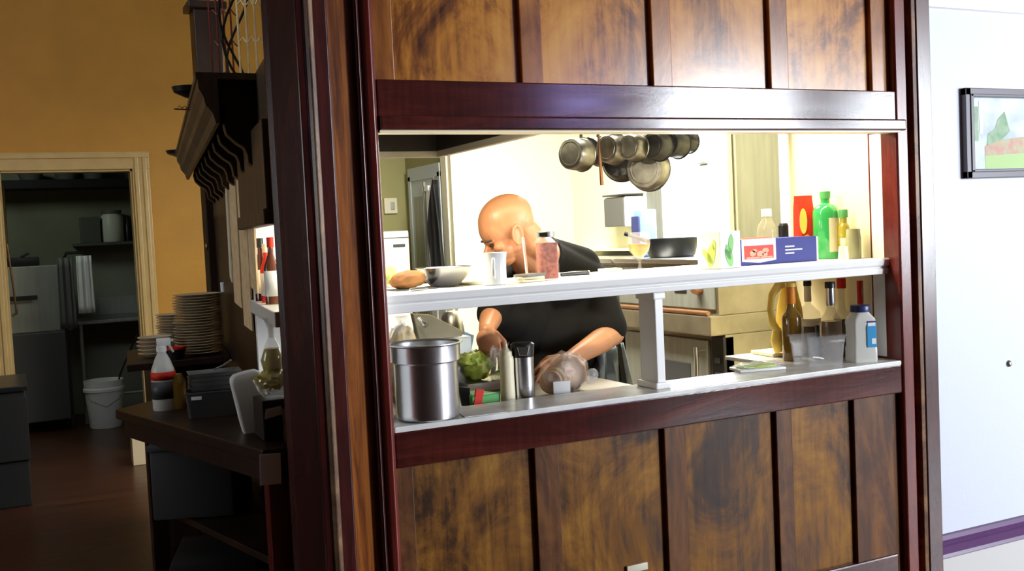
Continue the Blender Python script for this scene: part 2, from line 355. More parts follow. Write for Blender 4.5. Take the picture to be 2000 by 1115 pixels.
# upper and lower panelling
def panelling(z0, z1, xsx, mp, ms, nm):
    root = sempty(nm, (0, 0, 0))
    x_l = .955; x_r = 2.985
    edges = [x_l] + [v for s in xsx for v in s] + [x_r]
    for k in range(0, len(edges), 2):
        if edges[k + 1] - edges[k] < .12: continue
        b = B(); box(b, (edges[k] - .005, YF + .022, z0), (edges[k + 1] + .005, YF + .04, z1)); o = obj('panel', b, mp, root)
        o['label'] = 'figured walnut panel'
    for a, c in xsx:
        b = B(); box(b, (a, YF + .004, z0), (c, YF + .03, z1), .003); obj('stile', b, ms, root, smooth=False)
    return root
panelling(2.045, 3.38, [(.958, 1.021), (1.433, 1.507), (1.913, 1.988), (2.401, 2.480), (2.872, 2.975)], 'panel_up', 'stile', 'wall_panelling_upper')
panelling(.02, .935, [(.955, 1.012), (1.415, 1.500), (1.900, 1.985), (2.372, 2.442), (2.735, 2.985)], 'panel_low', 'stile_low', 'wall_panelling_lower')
# bottom rail, apron rail, lintel
b = B(); box(b, (.97, YF - .005, .02), (2.93, YF + .02, .318), .006); struct('trim_4', b, 'mahogany_rail', label='dark bottom rail of the panelling')
b = B(); box(b, (.955, YF - .018, .930), (2.972, YF + .03, 1.036), .005); struct('trim_5', b, 'mahogany_rail', label='dark mahogany rail under the serving ledge')
b = B(); box(b, (.955, YF - .022, 1.945), (2.958, YF + .04, 2.052), .004); struct('trim_6', b, 'mahogany_rail', label='wide dark lintel board above the hatch')
b = B(); box(b, (.955, YF - .040, 1.906), (2.992, YF + .04, 1.947), .006); struct('trim_7', b, 'mahogany_rail', label='lower lintel moulding above the hatch')
b = B(); box(b, (.955, YF - .030, 1.900), (2.975, YF + .03, 1.906)); struct('trim_8', b, 'cream', label='thin pale strip under the lintel')

# left corner post: faces worked as mouldings side by side
post = sempty('trim_9', (.80, 2.9, 0)); post['label'] = 'broad dark mahogany corner post left of the hatch'
def postpart(nm, poly, mt, bevel=.004):
    b = B(); prism(b, [(x - .80, y - 2.9) for x, y in poly], 0, 3.38); return obj(nm, b, mt, post, bevel=bevel, smooth=False)
e = [xof(p, 2.80) for p in (630, 643, 668, 720, 729, 753)]
x0 = xof(541, 2.95)
postpart('angled_face', [(x0, 2.95), (x0 + .012, 2.925), (e[0] - .035, 2.795), (e[0] - .012, 2.79), (e[0] - .012, 2.98), (x0 + .03, 2.99)], 'mahogany')
postpart('worn_bead', [(e[0] - .013, 2.790), (e[0] - .004, 2.776), (e[0] + .008, 2.778), (e[0] + .016, 2.80), (e[0] + .016, 2.95), (e[0] - .013, 2.95)], 'worn', .003)
postpart('inner_stile', [(e[0] + .015, 2.798), (e[2] - .004, 2.796), (e[2] + .001, 2.803), (e[2] + .001, 2.95), (e[0] + .015, 2.95)], 'mahogany', .002)
postpart('sunk_panel', [(e[2], 2.822), (e[3], 2.822), (e[3], 2.95), (e[2], 2.95)], 'post_panel', 0)
postpart('dark_bead', [(e[3] - .001, 2.80), (e[3] + .006, 2.794), (e[4], 2.800), (e[4], 2.95), (e[3] - .001, 2.95)], 'mahogany', .002)
postpart('red_moulding', [(e[4], 2.806), (e[4] + .010, 2.790), (e[5] - .012, 2.783), (e[5] - .001, 2.790), (e[5] + .006, 2.81), (e[5] + .006, 2.955), (e[4], 2.955)], 'mahogany_red', .003)
b = B(); prism(b, [(e[5] + .0055 - .8, 2.815 - 2.9), (e[5] + .0075 - .8, 2.815 - 2.9), (e[5] + .0075 - .8, 2.96 - 2.9), (e[5] + .0055 - .8, 2.96 - 2.9)], 1.04, 1.905)
obj('white_edge', b, 'white_gloss', post, smooth=False)

# right pilaster
pil = sempty('trim_10', (3.07, 2.9, 0)); pil['label'] = 'dark moulded pilaster right of the hatch'
q = [xof(p, 2.80) for p in (1757, 1780, 1789, 1795, 1800, 1823, 1830)]
def pilpart(nm, poly, mt, bevel=.003):
    b = B(); prism(b, [(x - 3.07, y - 2.9) for x, y in poly], 0, 3.38); return obj(nm, b, mt, pil, bevel=bevel, smooth=False)
pilpart('red_moulding', [(q[0], 2.80), (q[0] + .006, 2.793), (q[1] - .006, 2.793), (q[1], 2.81), (q[1], 2.94), (q[0], 2.94)], 'mahogany_red')
pilpart('groove', [(q[1], 2.825), (q[2], 2.825), (q[2], 2.94), (q[1], 2.94)], 'mahogany', 0)
pilpart('worn_bead', [(q[2], 2.79), (q[3], 2.786), (q[3] + .003, 2.80), (q[3] + .003, 2.94), (q[2], 2.94)], 'worn', .002)
pilpart('groove', [(q[3] + .003, 2.83), (q[4], 2.83), (q[4], 2.94), (q[3] + .003, 2.94)], 'mahogany', 0)
pilpart('flat_face', [(q[4], 2.792), (q[5], 2.786), (q[5], 2.94), (q[4], 2.94)], 'mahogany', .002)
pilpart('outer_edge', [(q[5], 2.80), (q[6], 2.806), (q[6] + .006, 2.86), (q[6] + .006, 2.95), (q[5], 2.95)], 'mahogany', .003)

# serving ledge, white shelf over it and the white post between
b = B(); box(b, (.955, YF - .018, 1.034), (2.972, 3.005, 1.052), .004); box(b, (2.60, 3.0, 1.034), (2.964, 3.40, 1.050), .003)
o = struct('trim_11', b, 'ledge', label='worn white serving ledge with chipped front edge')
b = B()
prof = [(2.87, 1.375), (2.852, 1.377), (2.850, 1.395), (2.858, 1.402), (2.848, 1.410), (2.845, 1.430), (2.850, 1.436), (3.33, 1.436), (3.33, 1.40), (2.9, 1.40)]
slab(b, [(.957, y, z) for y, z in prof], (2.007, 0, 0))
hs = obj('shelf', b, 'white_gloss', smooth=False, bevel=.0015); tag(hs, 'long white painted shelf with moulded front edge across the hatch', 'shelf')
p = aY(1290, 650, 2.86); sp = thing('shelf_post', 'square white post holding up the long hatch shelf', 'post', (1.926, 2.915, 1.052))
b = B(); box(b, (-.016, -.05, .0), (.016, .05, .324), .003); obj('shaft', b, 'white_gloss', sp, smooth=False)
b = B(); box(b, (-.03, -.062, 0), (.03, .062, .022), .006); obj('foot_block', b, 'white_gloss', sp, smooth=False)
b = B(); box(b, (-.024, -.056, .300), (.024, .056, .3235), .005); obj('cap_block', b, 'white_gloss', sp, smooth=False)
b = B(); box(b, (-.04, -.01, -.012), (.04, 0, .012), .002)
sw = obj('outlet_plate', b, 'socket', loc=(1.78, YF + .022, .475)); tag(sw, 'small ivory outlet plate low on the lower panelling', 'outlet')

# kitchen shell
b = B(); box(b, (2.78, 6.64, 0), (3.86, 6.76, 4.3)); struct('wall_kitchen_back', b, 'kitchen_white')
b = B(); box(b, (2.78, 6.76, 0), (2.90, 7.6, 4.3)); struct('wall_kitchen_return', b, 'olive')
b = B(); box(b, (2.765, 6.70, 0), (2.782, 6.80, 3.4)); box(b, (2.776, 6.636, 0), (2.80, 6.70, 3.4)); struct('trim_12', b, 'kitchen_white')
b = B(); box(b, (2.1, 7.56, 0), (2.9, 7.66, 4.3)); struct('wall_olive', b, 'olive')
b = B(); wy0, wy1, wz0, wz1 = 4.60, 5.44, 1.50, 2.6
box(b, (3.74, 3.41, 0), (3.86, wy0, 4.3)); box(b, (3.74, wy1, 0), (3.86, 6.76, 4.3)); box(b, (3.74, wy0, 0), (3.86, wy1, wz0)); box(b, (3.74, wy0, wz1), (3.86, wy1, 4.3))
struct('wall_kitchen_right', b, 'kitchen_white')
win = sempty('window_3', (3.74, 5.02, 1.5))
b = B()
for lo, hi in (((-.03, -.42, -.0), (.02, -.39, 1.1)), ((-.03, .39, 0), (.02, .42, 1.1)), ((-.02, -.42, .415), (.03, .42, .45)), ((-.02, -.42, 0), (.03, .42, .04)), ((-.02, -.42, 1.06), (.03, .42, 1.1)), ((0, .335, 0), (.02, .345, 1.1))): box(b, lo, hi, .003)
obj('window_frame', b, 'white_gloss', win, smooth=False)
b = B(); box(b, (-.025, .42, -.1), (.0, .60, 1.2), .004); box(b, (-.03, .46, -.1), (.0, .50, 1.2), .004); obj('window_casing', b, 'steel_dull', win, smooth=False, label='grey shaded window casing')
b = B(); box(b, (.04, -.42, 0), (.044, .42, 1.1)); obj('window_pane', b, 'bright_pane', win, smooth=False)
b = B(); box(b, (-.035, -.06, .45), (-.01, .02, .465), .003); obj('sash_lock', b, 'steel_dull', win)

# doorway in the kitchen return wall: blue-grey door standing ajar
dr = sempty('door_2', (2.78, 7.15, 0))
b = B()
for y0, y1 in ((-.33, -.28), (.27, .32)): box(b, (-.02, y0, 0), (0, y1, 2.06), .003)
box(b, (-.02, -.33, 2.02), (0, .32, 2.12), .004); obj('door_frame', b, 'door_trim' if 0 else 'doorblue', dr, smooth=False)
b = B(); box(b, (-.012, -.28, 0), (-.004, .27, 2.02)); obj('door_leaf', b, 'doorblue', dr, smooth=False)
b = B(); box(b, (-.030, -.04, .0), (-.012, -.02, 2.0), .003); box(b, (-.016, .05, .1), (-.010, .22, 1.9), .002); obj('door_rail', b, 'steel_dull', dr, smooth=False)
b = B(); box(b, (-.02, -.16, 0), (-.011, -.05, 1.96), .002); obj('door_glass', b, 'white', dr, smooth=False, label='bright glazed strip of the door')
b = B(); box(b, (-.03, -.12, 1.93), (-.01, -.0, 1.97), .004); obj('door_closer', b, 'white', dr, smooth=False)

# left part: slanting side wall, yellow wall with doorway, dim back room
def S(y, off=0.0): return .347 + .114 * y - off
SR = math.atan(.114)
side = sempty('wall_side', (0, 0, 0))
def sidebox(nm, y0, y1, z0, z1, mt, t=.10, off=0.0, parent=side, bevel=0):
    b = B(); prism(b, [(S(y0, off), y0), (S(y1, off), y1), (S(y1, off) + t, y1), (S(y0, off) + t, y0)], z0, z1)
    return obj(nm, b, mt, parent, smooth=False, bevel=bevel)
zl = aS(524, 582).z
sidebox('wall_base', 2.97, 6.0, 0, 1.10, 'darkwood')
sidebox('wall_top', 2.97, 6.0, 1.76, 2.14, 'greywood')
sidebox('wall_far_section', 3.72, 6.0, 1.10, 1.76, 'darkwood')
b = B(); box(b, (.762, 3.69, 1.0), (1.08, 3.712, 1.70)); obj('white_backing', b, 'white_gloss', side, smooth=False)
sidebox('pass_ledge', 2.97, 3.74, 1.355, 1.40, 'white_gloss', t=.22, off=.02, bevel=.004)
sidebox('pass_lintel', 2.97, 3.88, 1.70, 1.96, 'greywood', t=.05, off=.025, bevel=.004)
sidebox('lintel_moulding', 2.97, 3.90, 1.655, 1.702, 'greywood', t=.05, off=.035, bevel=.006)
sidebox('window_stop', 3.68, 3.74, 1.40, 1.66, 'white_gloss', t=.05, off=.005)
b = B(); px0 = .985; box(b, (px0, 5.95, 0), (px0 + .15, 6.1, 2.93), .006); box(b, (px0 - .03, 5.92, 2.93), (px0 + .18, 6.13, 2.97), .006)
struct('trim_13', b, 'darkwood', label='tall dark wooden post at the far end of the side wall')
for hz, lab in ((2.28, 'upper shiny brass hook on the tall dark post, above the cornice'), (1.60, 'lower shiny brass hook on the tall dark post, beside the paper strips')):
    b = B(); ell(b, (0, 0, 0), .010, .016, .02); o = obj('wall_hook', b, 'copper', loc=(px0 - .004, 5.98, hz)); tag(o, lab, 'hook')

# yellow wall
dl, drr, dz = -.068, .856, 2.222
b = B(); box(b, (-4, 8.4, 0), (dl, 8.52, 4.3)); box(b, (drr, 8.4, 0), (2.9, 8.52, 4.3)); box(b, (dl, 8.4, dz), (drr, 8.52, 4.3))
struct('wall_yellow', b, 'yellow_wall')
df = sempty('door_1', (.4, 8.4, 0))
b = B()
for x0_, x1_ in ((dl - .12 - .4, dl - .4), (drr - .4, drr + .125 - .4)):
    box(b, (x0_, -.02, 0), (x1_, 0, dz + .13), .004); box(b, (x0_ + .015, -.032, 0), (x0_ + .045, -.02, dz + .1), .006); box(b, (x1_ - .05, -.032, 0), (x1_ - .02, -.02, dz + .1), .006)
box(b, (dl - .12 - .4, -.0225, dz), (drr + .127 - .4, -.001, dz + .132), .004); box(b, (dl - .12 - .4, -.035, dz + .085), (drr + .125 - .4, -.02, dz + .12), .006)
box(b, (dl - .4, 0, 0), (dl + .015 - .4, .12, dz)); box(b, (drr - .015 - .4, 0, 0), (drr - .4, .12, dz)); box(b, (dl - .4, 0, dz - .015), (drr - .4, .12, dz))
obj('door_frame', b, 'door_trim', df, smooth=False)
b = B(); box(b, (-2, 11.0, 0), (2.9, 11.1, 4.3)); struct('wall_back_room', b, 'grey_room')
b = B(); box(b, (-2.0, 8.52, 0), (-1.9, 11.0, 4.3)); struct('wall_back_room_left', b, 'grey_room')
b = B(); box(b, (1.45, 8.52, 0), (1.55, 11.0, 4.3)); struct('wall_back_room_right', b, 'grey_room')

# ================================================================== KITCHEN FIXTURES
# extractor hood seen from below, upper left of the hatch
hd = thing('extractor_hood', 'dark brown hood with pale metal lip hanging over the left of the kitchen', 'hood', (1.45, 3.95, 2.0))
b = B()
hx0, hx1, hy0, hy1 = -.28, .49, -.85, .83
for lo, hi in (((hx0, hy0, .10), (hx1, hy1, .9)), ((hx0, hy0, .02), (hx0 + .02, hy1, .12)), ((hx1 - .02, hy0, .02), (hx1, hy1, .12)), ((hx0, hy0, .02), (hx1, hy0 + .02, .12)), ((hx0, hy1 - .02, .02), (hx1, hy1, .12))): box(b, lo, hi)
obj('hood_body', b, 'hood', hd, smooth=False)
b = B(); box(b, (hx1 - .022, hy0, -.012), (hx1 + .01, hy1, .02), .004); box(b, (hx0, hy1 - .022, -.012), (hx1, hy1 + .01, .02), .004); obj('metal_lip', b, 'hoodlip', hd, smooth=False)
b = B(); box(b, (-.05, -.62, .03), (-.035, -.60, .09), .002); box(b, (-.04, -.62, -.0), (.02, -.60, .01), .002); obj('hood_clip', b, 'hoodlip', hd)
for i in range(3):
    b = B(); box(b, (hx0 + .06, -.75 + i * .5, .075), (hx1 - .06, -.72 + i * .5, .10)); obj('filter_rail', b, 'black_matte', hd, smooth=False)

# convection ovens
def oven(y0, y1, label):
    xo = 3.25; ym = (y0 + y1) / 2; L = y1 - y0
    t = thing('oven', label, 'oven', (3.49, ym, .012), group=None)
    X0 = xo - 3.49; X1 = .245
    b = B(); box(b, (X0 + .01, -L / 2, 1.105), (X1, L / 2, 1.385), .004); obj('control_body', b, 'oven_side', t, smooth=False)
    b = B(); box(b, (X0 - .02, -L / 2 - .0, 1.372), (X1, L / 2, 1.398), .006); obj('top_plate', b, 'steel', t, smooth=False)
    b = B(); box(b, (X0 - .045, -L / 2 + .0, 1.00), (X1, L / 2, 1.105), .008); obj('drip_shelf', b, 'oven_side', t, smooth=False)
    b = B(); box(b, (X0 + .045, -L / 2 + .0, .12), (X1, L / 2, 1.0), .004); obj('oven_body', b, 'oven_side', t, smooth=False)
    b = B(); box(b, (X0 - .002, -L / 2 + .02, 1.135), (X0 + .01, L / 2 - .02, 1.355), .003); obj('control_panel', b, 'steel_dull', t, smooth=False)
    b = B(); tube(b, [(X0 - .035, -L / 2 + .03, 1.118), (X0 - .035, L / 2 - .03, 1.118)], .013, 10); obj('rail_handle', b, 'copper', t)
    for yy in (-L / 2 + .14, L / 2 - .40):
        b = B(); lathe(b, [(0, .045), (.022, .045), (.028, .03), (.030, 0), (0, 0)], 20, Matrix.Translation((X0 - .002, yy, 1.24)) @ Matrix.Rotation(-math.pi / 2, 4, 'Y')); obj('knob', b, 'copper', t)
    b = B(); box(b, (X0 - .006, -L / 2 + .26, 1.215), (X0, -L / 2 + .37, 1.262), .002); obj('display', b, 'black', t, smooth=False)
    b = B(); box(b, (X0 + .02, -L / 2 + .13, .30), (X0 + .046, L / 2 - .03, .965), .006); d = obj('oven_door', b, 'steel_dull', t, smooth=False)
    b = B(); box(b, (X0 + .014, -L / 2 + .28, .42), (X0 + .022, L / 2 - .20, .83), .006); obj('door_glass', b, 'darkgrey', d, smooth=False)
    b = B(); tube(b, [(X0 - .02, -L / 2 + .17, .40), (X0 - .02, -L / 2 + .17, .93)], .012, 10); tube(b, [(X0 - .02, -L / 2 + .17, .42), (X0 + .03, -L / 2 + .17, .42)], .008); tube(b, [(X0 - .02, -L / 2 + .17, .91), (X0 + .03, -L / 2 + .17, .91)], .008); obj('door_handle', b, 'steel', d)
    b = B(); box(b, (X0 + .03, -L / 2 - .0, .15), (X0 + .10, -L / 2 + .10, .99), .003); obj('side_column', b, 'black', t, smooth=False)
    for k in range(3):
        b = B(); box(b, (X0 + .024, -L / 2 + .03, .85 - k * .08), (X0 + .03, -L / 2 + .07, .88 - k * .08), .002); obj('switch', b, 'darkgrey', t, smooth=False)
    for sx in (X0 + .08, X1 - .05):
        for sy in (-L / 2 + .05, L / 2 - .05):
            b = B(); lathe(b, [(0, 0), (.025, 0), (.022, .12), (0, .12)], 12, Matrix.Translation((sx, sy, 0))); obj('leg', b, 'steel_brushed', t)
    return t
oven(4.30, 5.27, 'steel convection oven right of the white shelf post, black pan on its top')
oven(5.29, 6.26, 'steel oven behind the cook, left of the white shelf post')
# stainless end panel rising from the oven to the hood
b = B(); box(b, (3.365, 4.30, 1.414), (3.735, 4.325, 2.9), .002)
ep = obj('steel_end_panel', b, 'steel_dull', smooth=False); tag(ep, 'tall grey steel panel at the end of the ovens, left of yellow reveal', 'panel')
b = B(); box(b, (-.0, -.02, .0), (.03, .03, 1.48), .004); box(b, (.05, -.012, .0), (.062, .0, 1.48), .002); o = obj('panel_edge', b, 'hoodlip', ep, smooth=False, loc=(3.335, 4.30, 1.415))

# frying pan with two stacked pans on the oven
def loc(px, py, z): return aZ(px, py, z)
pc = Vector((3.48, 5.02, 1.41))
t = thing('frying_pan', 'large black cast iron frying pan on top of the oven', 'pan', pc)
b = B(); lathe(b, [(0, 0), (.125, 0), (.135, .008), (.158, .085), (.162, .11), (.156, .11), (.150, .085), (.127, .012), (0, .012)], 40); obj('bowl', b, 'castiron', t)
b = B(); tube(b, [(-.12, .08, .10), (-.16, .11, .12), (-.22, .16, .15)], [.014, .011, .013], 8); obj('handle', b, 'castiron', t)
b = B(); box(b, (3.44, 5.28, 1.41), (3.56, 5.36, 1.70), .012); o = obj('blue_carton', b, 'lightblue', smooth=False); tag(o, 'light blue carton standing on the oven behind the goblet', 'carton')
b = B(); box(b, (-.018, -.0, .02), (-.001, .075, .25), .006); obj('dark_side_flap', b, 'darkblue', o, smooth=False, loc=(3.44, 5.285, 1.41))

# paper towel dispenser on the far right wall
t = thing('towel_dispenser', 'grey and white paper towel dispenser on the far kitchen wall', 'dispenser', (3.74, 5.83, 1.60))
b = B(); box(b, (-.14, -.13, 0), (0, .13, .20), .012); obj('housing', b, 'white', t, smooth=False)
b = B(); box(b, (-.150, -.12, .005), (-.138, .12, .19), .004); obj('front_cover', b, 'greytray', t, smooth=False)
b = B(); box(b, (-.16, -.14, .205), (0.0, .12, .215), .002); obj('top_flap', b, 'darkgrey', t, smooth=False)
# the oven's wall ledge behind the pans
b = B(); box(b, (3.62, 5.5, 1.44), (3.74, 6.5, 1.455), .003); o = obj('wall_ledge', b, 'kitchen_white', smooth=False); tag(o, 'thin white ledge on the kitchen wall under the towel dispenser', 'ledge')

# light switch, notice, hanging black apron on the left
p = aY(762, 402, 7.55)
t = thing('light_switch', 'cream double light switch on the olive wall', 'switch', p)
b = B(); box(b, (-.05, -.012, -.06), (.055, .008, .06), .004); obj('switch_plate', b, 'socket', t, smooth=False)
b = B(); box(b, (.0, -.02, -.03), (.03, -.012, .03), .002); obj('rocker', b, 'steel_dull', t, smooth=False)
p0 = aY(755, 452, 7.0); p1 = aY(803, 545, 7.0)
t = thing('white_cabinet', 'white appliance front with a small dark handle below the light switch', 'cabinet', ((p0.x + p1.x) / 2, 7.2, 0))
hw = (p1.x - p0.x) / 2
b = B(); box(b, (-hw - .1, -.2, .1), (hw, .2, p0.z), .01); obj('body', b, 'white_plastic', t, smooth=False)
b = B(); box(b, (-.04, -.206, p0.z - .115), (.05, -.2, p0.z - .095), .002); obj('handle', b, 'darkgrey', t, smooth=False)
b = B(); box(b, (-hw - .1, -.205, p0.z - .05), (hw, -.2, p0.z - .045)); obj('front_seam', b, 'greytray', t, smooth=False)
for sx in (-hw, hw - .06):
    b = B(); lathe(b, [(0, 0), (.02, 0), (.02, .1), (0, .1)], 10, Matrix.Translation((sx, 0, 0))); obj('foot', b, 'black', t)
# black apron on a hook by the door
t = thing('hanging_apron', 'black apron hanging from a hook beside the blue-grey door', 'apron', (2.765, 6.86, 1.22))
b = B(); rows = []
for i in range(15):
    u = i / 14; z = .78 * (1 - u) ; ww = .018 + .16 * min(1, u * 2.2) * (1 - .25 * max(0, u - .8)); 
    rows.append([b.verts.new((-.03 - .018 * math.sin(k * 1.9 + u * 3) - .03 * u, (k / 8 - .5) * ww * 1.4 + .02 * math.sin(u * 5), z)) for k in range(9)])
for a_, c_ in zip(rows, rows[1:]):
    for k in range(8): b.faces.new((a_[k], a_[k + 1], c_[k + 1], c_[k]))
o = obj('apron_cloth', b, 'black_matte', t); sd = o.modifiers.new('thickness', 'SOLIDIFY'); sd.thickness = .012
b = B(); tube(b, [(0, 0, .78), (-.03, 0, .78), (-.035, 0, .80)], .005); obj('hook', b, 'steel', t)
b = B(); box(b, (2.768, 6.70, 1.28), (2.779, 6.74, 1.56), .004); o = obj('thermometer', b, 'copper'); tag(o, 'narrow brown wall strip hanging near the black apron', 'sign')

# ------------------------------------------------------------------ hanging pans on the rack
ry = 3.9
rk = thing('pot_rack', 'dark bar hanging across the kitchen with pans hooked on it', 'rack', (2.45, ry, 2.03))
b = B(); box(b, (-.42, -.13, .0), (.80, -.10, .03), .004); box(b, (-.42, .13, .0), (.80, .16, .03), .004); box(b, (-.42, -.015, .0), (.80, .015, .03), .004); box(b, (-.45, -.13, .0), (-.42, .16, .03)); box(b, (.80, -.13, .0), (.83, .16, .03)); obj('bar', b, 'darkwood', rk, smooth=False)
for sx in (-.38, .76):
    b = B(); tube(b, [(sx, 0, .03), (sx, 0, 2.27)], .006); obj('hanger', b, 'steel_dull', rk)
def hpan(px, py, r_px, depth, axis, mt, label, flare=1.15, Y=ry, handle=True, inner=None):
    """pan hanging with its flat bottom towards axis"""
    c = aY(px, py, Y); r = r_px * mpp(c)
    ax = Vector(axis).normalized(); q = ax.to_track_quat('Z', 'Y')
    t = thing('hanging_pan', label, 'pan', c, rot=q.to_euler(), group=None)
    # local +Z = bottom of the pan; local origin = centre of the bottom disc
    b = B(); lathe(b, [(0, 0), (r * .93, 0), (r, -.006), (r * (1 + (flare - 1) * .6), -depth * .6), (r * flare, -depth), (r * flare + .004, -depth - .002), (r * flare - .004, -depth), (r * .97, -.012), (0, -.010)], 40)
    obj('pan_body', b, mt, t)
    b = B(); lathe(b, [(r * .70, .0006), (r * .74, .0016), (r * .78, .0006)], 40); obj('base_ring', b, mt, t)
    if handle:
        inv = q.to_matrix().inverted(); up = inv @ Vector((0, 0, 1)); zc = 2.045 - c.z
        s0 = up * (r * flare * .97); s0.z = -depth + .004
        s1 = s0 + up * max(.02, (zc - r * flare * .97 - .0))
        b = B(); tube(b, [s0 - up * .01, s0 + up * .01, (s0 + s1) / 2, s1], [.008, .008, .006, .007], 8); obj('handle', b, mt, t)
    return t
L = (-.93, -.36, .03)
hpan(1113, 300, 31, .085, L, 'alu', 'small dented saucepan, leftmost on the hanging rack', 1.05)
hpan(1150, 294, 27, .075, L, 'darkpan', 'dark saucepan hung just right of the leftmost saucepan', 1.05, Y=4.0)
hpan(1184, 290, 27, .06, L, 'alu', 'grey saucepan, third on the hanging rack', 1.15)
hpan(1209, 312, 34, .05, (-.75, -.66, .05), 'darkpan', 'dark skillet hanging below and behind the third saucepan', 1.2, Y=4.02)
hpan(1227, 287, 25, .065, L, 'alu', 'small pale-bottomed saucepan in the middle of the rack', 1.08, Y=3.82)
hpan(1258, 330, 38, .07, (-.80, -.6, .0), 'alu', 'large dull aluminium pan hanging lowest on the rack', 1.12, Y=3.92)
hpan(1272, 284, 26, .07, L, 'darkpan', 'dark pot hung above the lowest aluminium pan', 1.1, Y=3.78)
hpan(1304, 280, 25, .09, L, 'darkpan', 'black pot second from the right end of the rack', 1.1, Y=3.9)
hpan(1335, 276, 20, .05, L, 'darkpan', 'black pan at the right end of the hanging rack', 1.1, Y=4.0)
c = aY(1173, 335, 3.9)
b = B(); tube(b, [(c.x - .004, c.y, 2.05), (c.x, c.y, c.z + .05), (c.x + .004, c.y, c.z - .06)], [.004, .007, .009], 8); o = obj('wooden_spoon', b, 'copper'); tag(o, 'thin brown wooden handle hanging between the saucepans', 'spoon')

# ------------------------------------------------------------------ prep table behind the ledge
b = B()
t = thing('prep_table', 'steel food preparation table behind the serving ledge', 'table', (1.62, 3.33, 0))
box(b, (-.66, -.30, .995), (.36, .27, 1.029), .006); obj('tabletop', b, 'steel_brushed', t, smooth=False)
for sx in (-.6, .30):
    for sy in (-.24, .22):
        b = B(); tube(b, [(sx, sy, 0.012), (sx, sy, .995)], .02, 10); obj('leg', b, 'steel_dull', t)
TZ = 1.030

# ================================================================== THINGS ON THE SERVING LEDGE (z 1.052)
LZ = 1.0525
# steel bain-marie pot
c = aZ(836, 821, LZ); c.y = 2.885; c.x = aY(834, 760, 2.885).x; s = mpp(c); R1 = 66 * s
t = thing('steel_pot', 'large stainless steel soup insert pot at the left end of the ledge', 'pot', (c.x, c.y, LZ))
b = B(); rb = 62 * s; rt = 69 * s; H = 150 * s
lathe(b, [(0, 0), (rb * .9, 0), (rb * .985, .006), (rb, .02), (rb * 1.0, H * .70), (rb * 1.01, H * .735), (rt * .985, H * .755), (rt * .99, H * .93), (rt * 1.0, H * .955)], 56)
lathe(b, [(rt * .975, H * .955), (rt * .965, H * .76), (rb * .98, H * .73), (rb * .97, .02), (0, .012)], 56)
obj('pot_body', b, 'steel', t)
b = B(); lathe(b, [(rt * .97, H * .955), (rt * 1.0, H * .962), (rt * 1.05, H * .966), (rt * 1.075, H * .975), (rt * 1.07, H * .985), (rt * .99, H * .985), (rt * .965, H * .975), (rt * .97, H * .955)], 56); obj('rolled_rim', b, 'steel', t)
# squeeze bottle
c = Vector((aY(991, 740, 3.08).x, 3.08, TZ)); s = mpp(c)
zt = aY(989, 671, 3.08).z
h = zt - TZ
t = thing('squeeze_bottle', 'cream plastic squeeze bottle beside the steel tumbler', 'bottle', c)
rr = 14.5 * s
b = B(); lathe(b, [(0, 0), (rr * .93, 0), (rr, .006), (rr, h * .25), (rr * .95, h * .5), (rr, h * .70), (rr * .98, h * .78), (rr * .8, h * .815), (0, h * .82)], 28); obj('bottle_body', b, 'cream', t)
b = B(); lathe(b, [(rr * .86, h * .80), (rr * .88, h * .87), (rr * .55, h * .90), (rr * .28, h * .93), (rr * .16, h), (0, h)], 24); obj('nozzle_cap', b, 'cream', t)
# steel tumbler
c = Vector((aY(1023, 740, 3.075).x, 3.075, TZ)); s = mpp(c); h = aY(1022, 668, 3.075).z - TZ; rr = 21 * s
t = thing('steel_tumbler', 'brushed steel tumbler with black tapered lid behind the ledge', 'tumbler', c)
b = B(); lathe(b, [(0, 0), (rr * .9, 0), (rr * .97, .006), (rr, h * .3), (rr * 1.0, h * .70), (rr * 1.02, h * .76), (0, h * .76)], 36); obj('tumbler_body', b, 'steel', t)
b = B(); lathe(b, [(rr * 1.02, h * .755), (rr * 1.05, h * .80), (rr * 1.10, h * .93), (rr * 1.12, h * .97), (rr * 1.0, h * .985), (rr * .9, h), (0, h)], 36); obj('lid', b, 'black', t)
b = B(); slab(b, [(-rr * .38, -rr * 1.13, h * .79), (rr * .38, -rr * 1.13, h * .79), (rr * .58, -rr * 1.19, h * .94), (-rr * .58, -rr * 1.19, h * .94)], (0, .012, 0)); obj('lid_spout', b, 'steel', t, smooth=False, bevel=.002, rot=(0, 0, R(-22)))
# bagged loaf
c = Vector((aY(1100, 740, 3.14).x, 3.14, TZ)); s = mpp(c)
t = thing('bagged_loaf', 'brown loaf in a crinkled clear bag right of the tumbler', 'bread', c)
rot = Matrix.Rotation(R(30), 3, 'Z')
b = B(); ell(b, (.025, .012, .066), .078, .062, .066, rot, 30, .10); obj('loaf', b, 'loafcrust', t)
for k in range(3):
    b = B(); q_ = Vector((-.80, -.60, .10)).to_track_quat('Z', 'Y').to_matrix().to_4x4(); q_.translation = Vector((.025 - .052 - k * .017, .012 - .022 - k * .009, .055 - k * .004)); lathe(b, [(0, 0), (.046 - k * .003, 0), (.052 - k * .004, .004), (.052 - k * .004, .009), (.046 - k * .003, .013), (0, .0135)], 28, q_ @ Matrix.Diagonal((1, .92, 1, 1))); obj('slice', b, ('loafcrust', 'crumb', 'loafcrust')[k], t)
b = B(); ell(b, (.008, .0, .069), .108, .074, .074, rot, 32, .16)
ell(b, (.115, .0, .045), .025, .012, .03, Matrix.Rotation(R(35), 3, 'Y'), 16, .2); obj('clear_bag', b, 'bag', t)
b = B(); box(b, (-.06, -.094, .012), (.0, -.09, .055), .003); obj('bag_label', b, 'paper', t, rot=(0, 0, R(-14)))
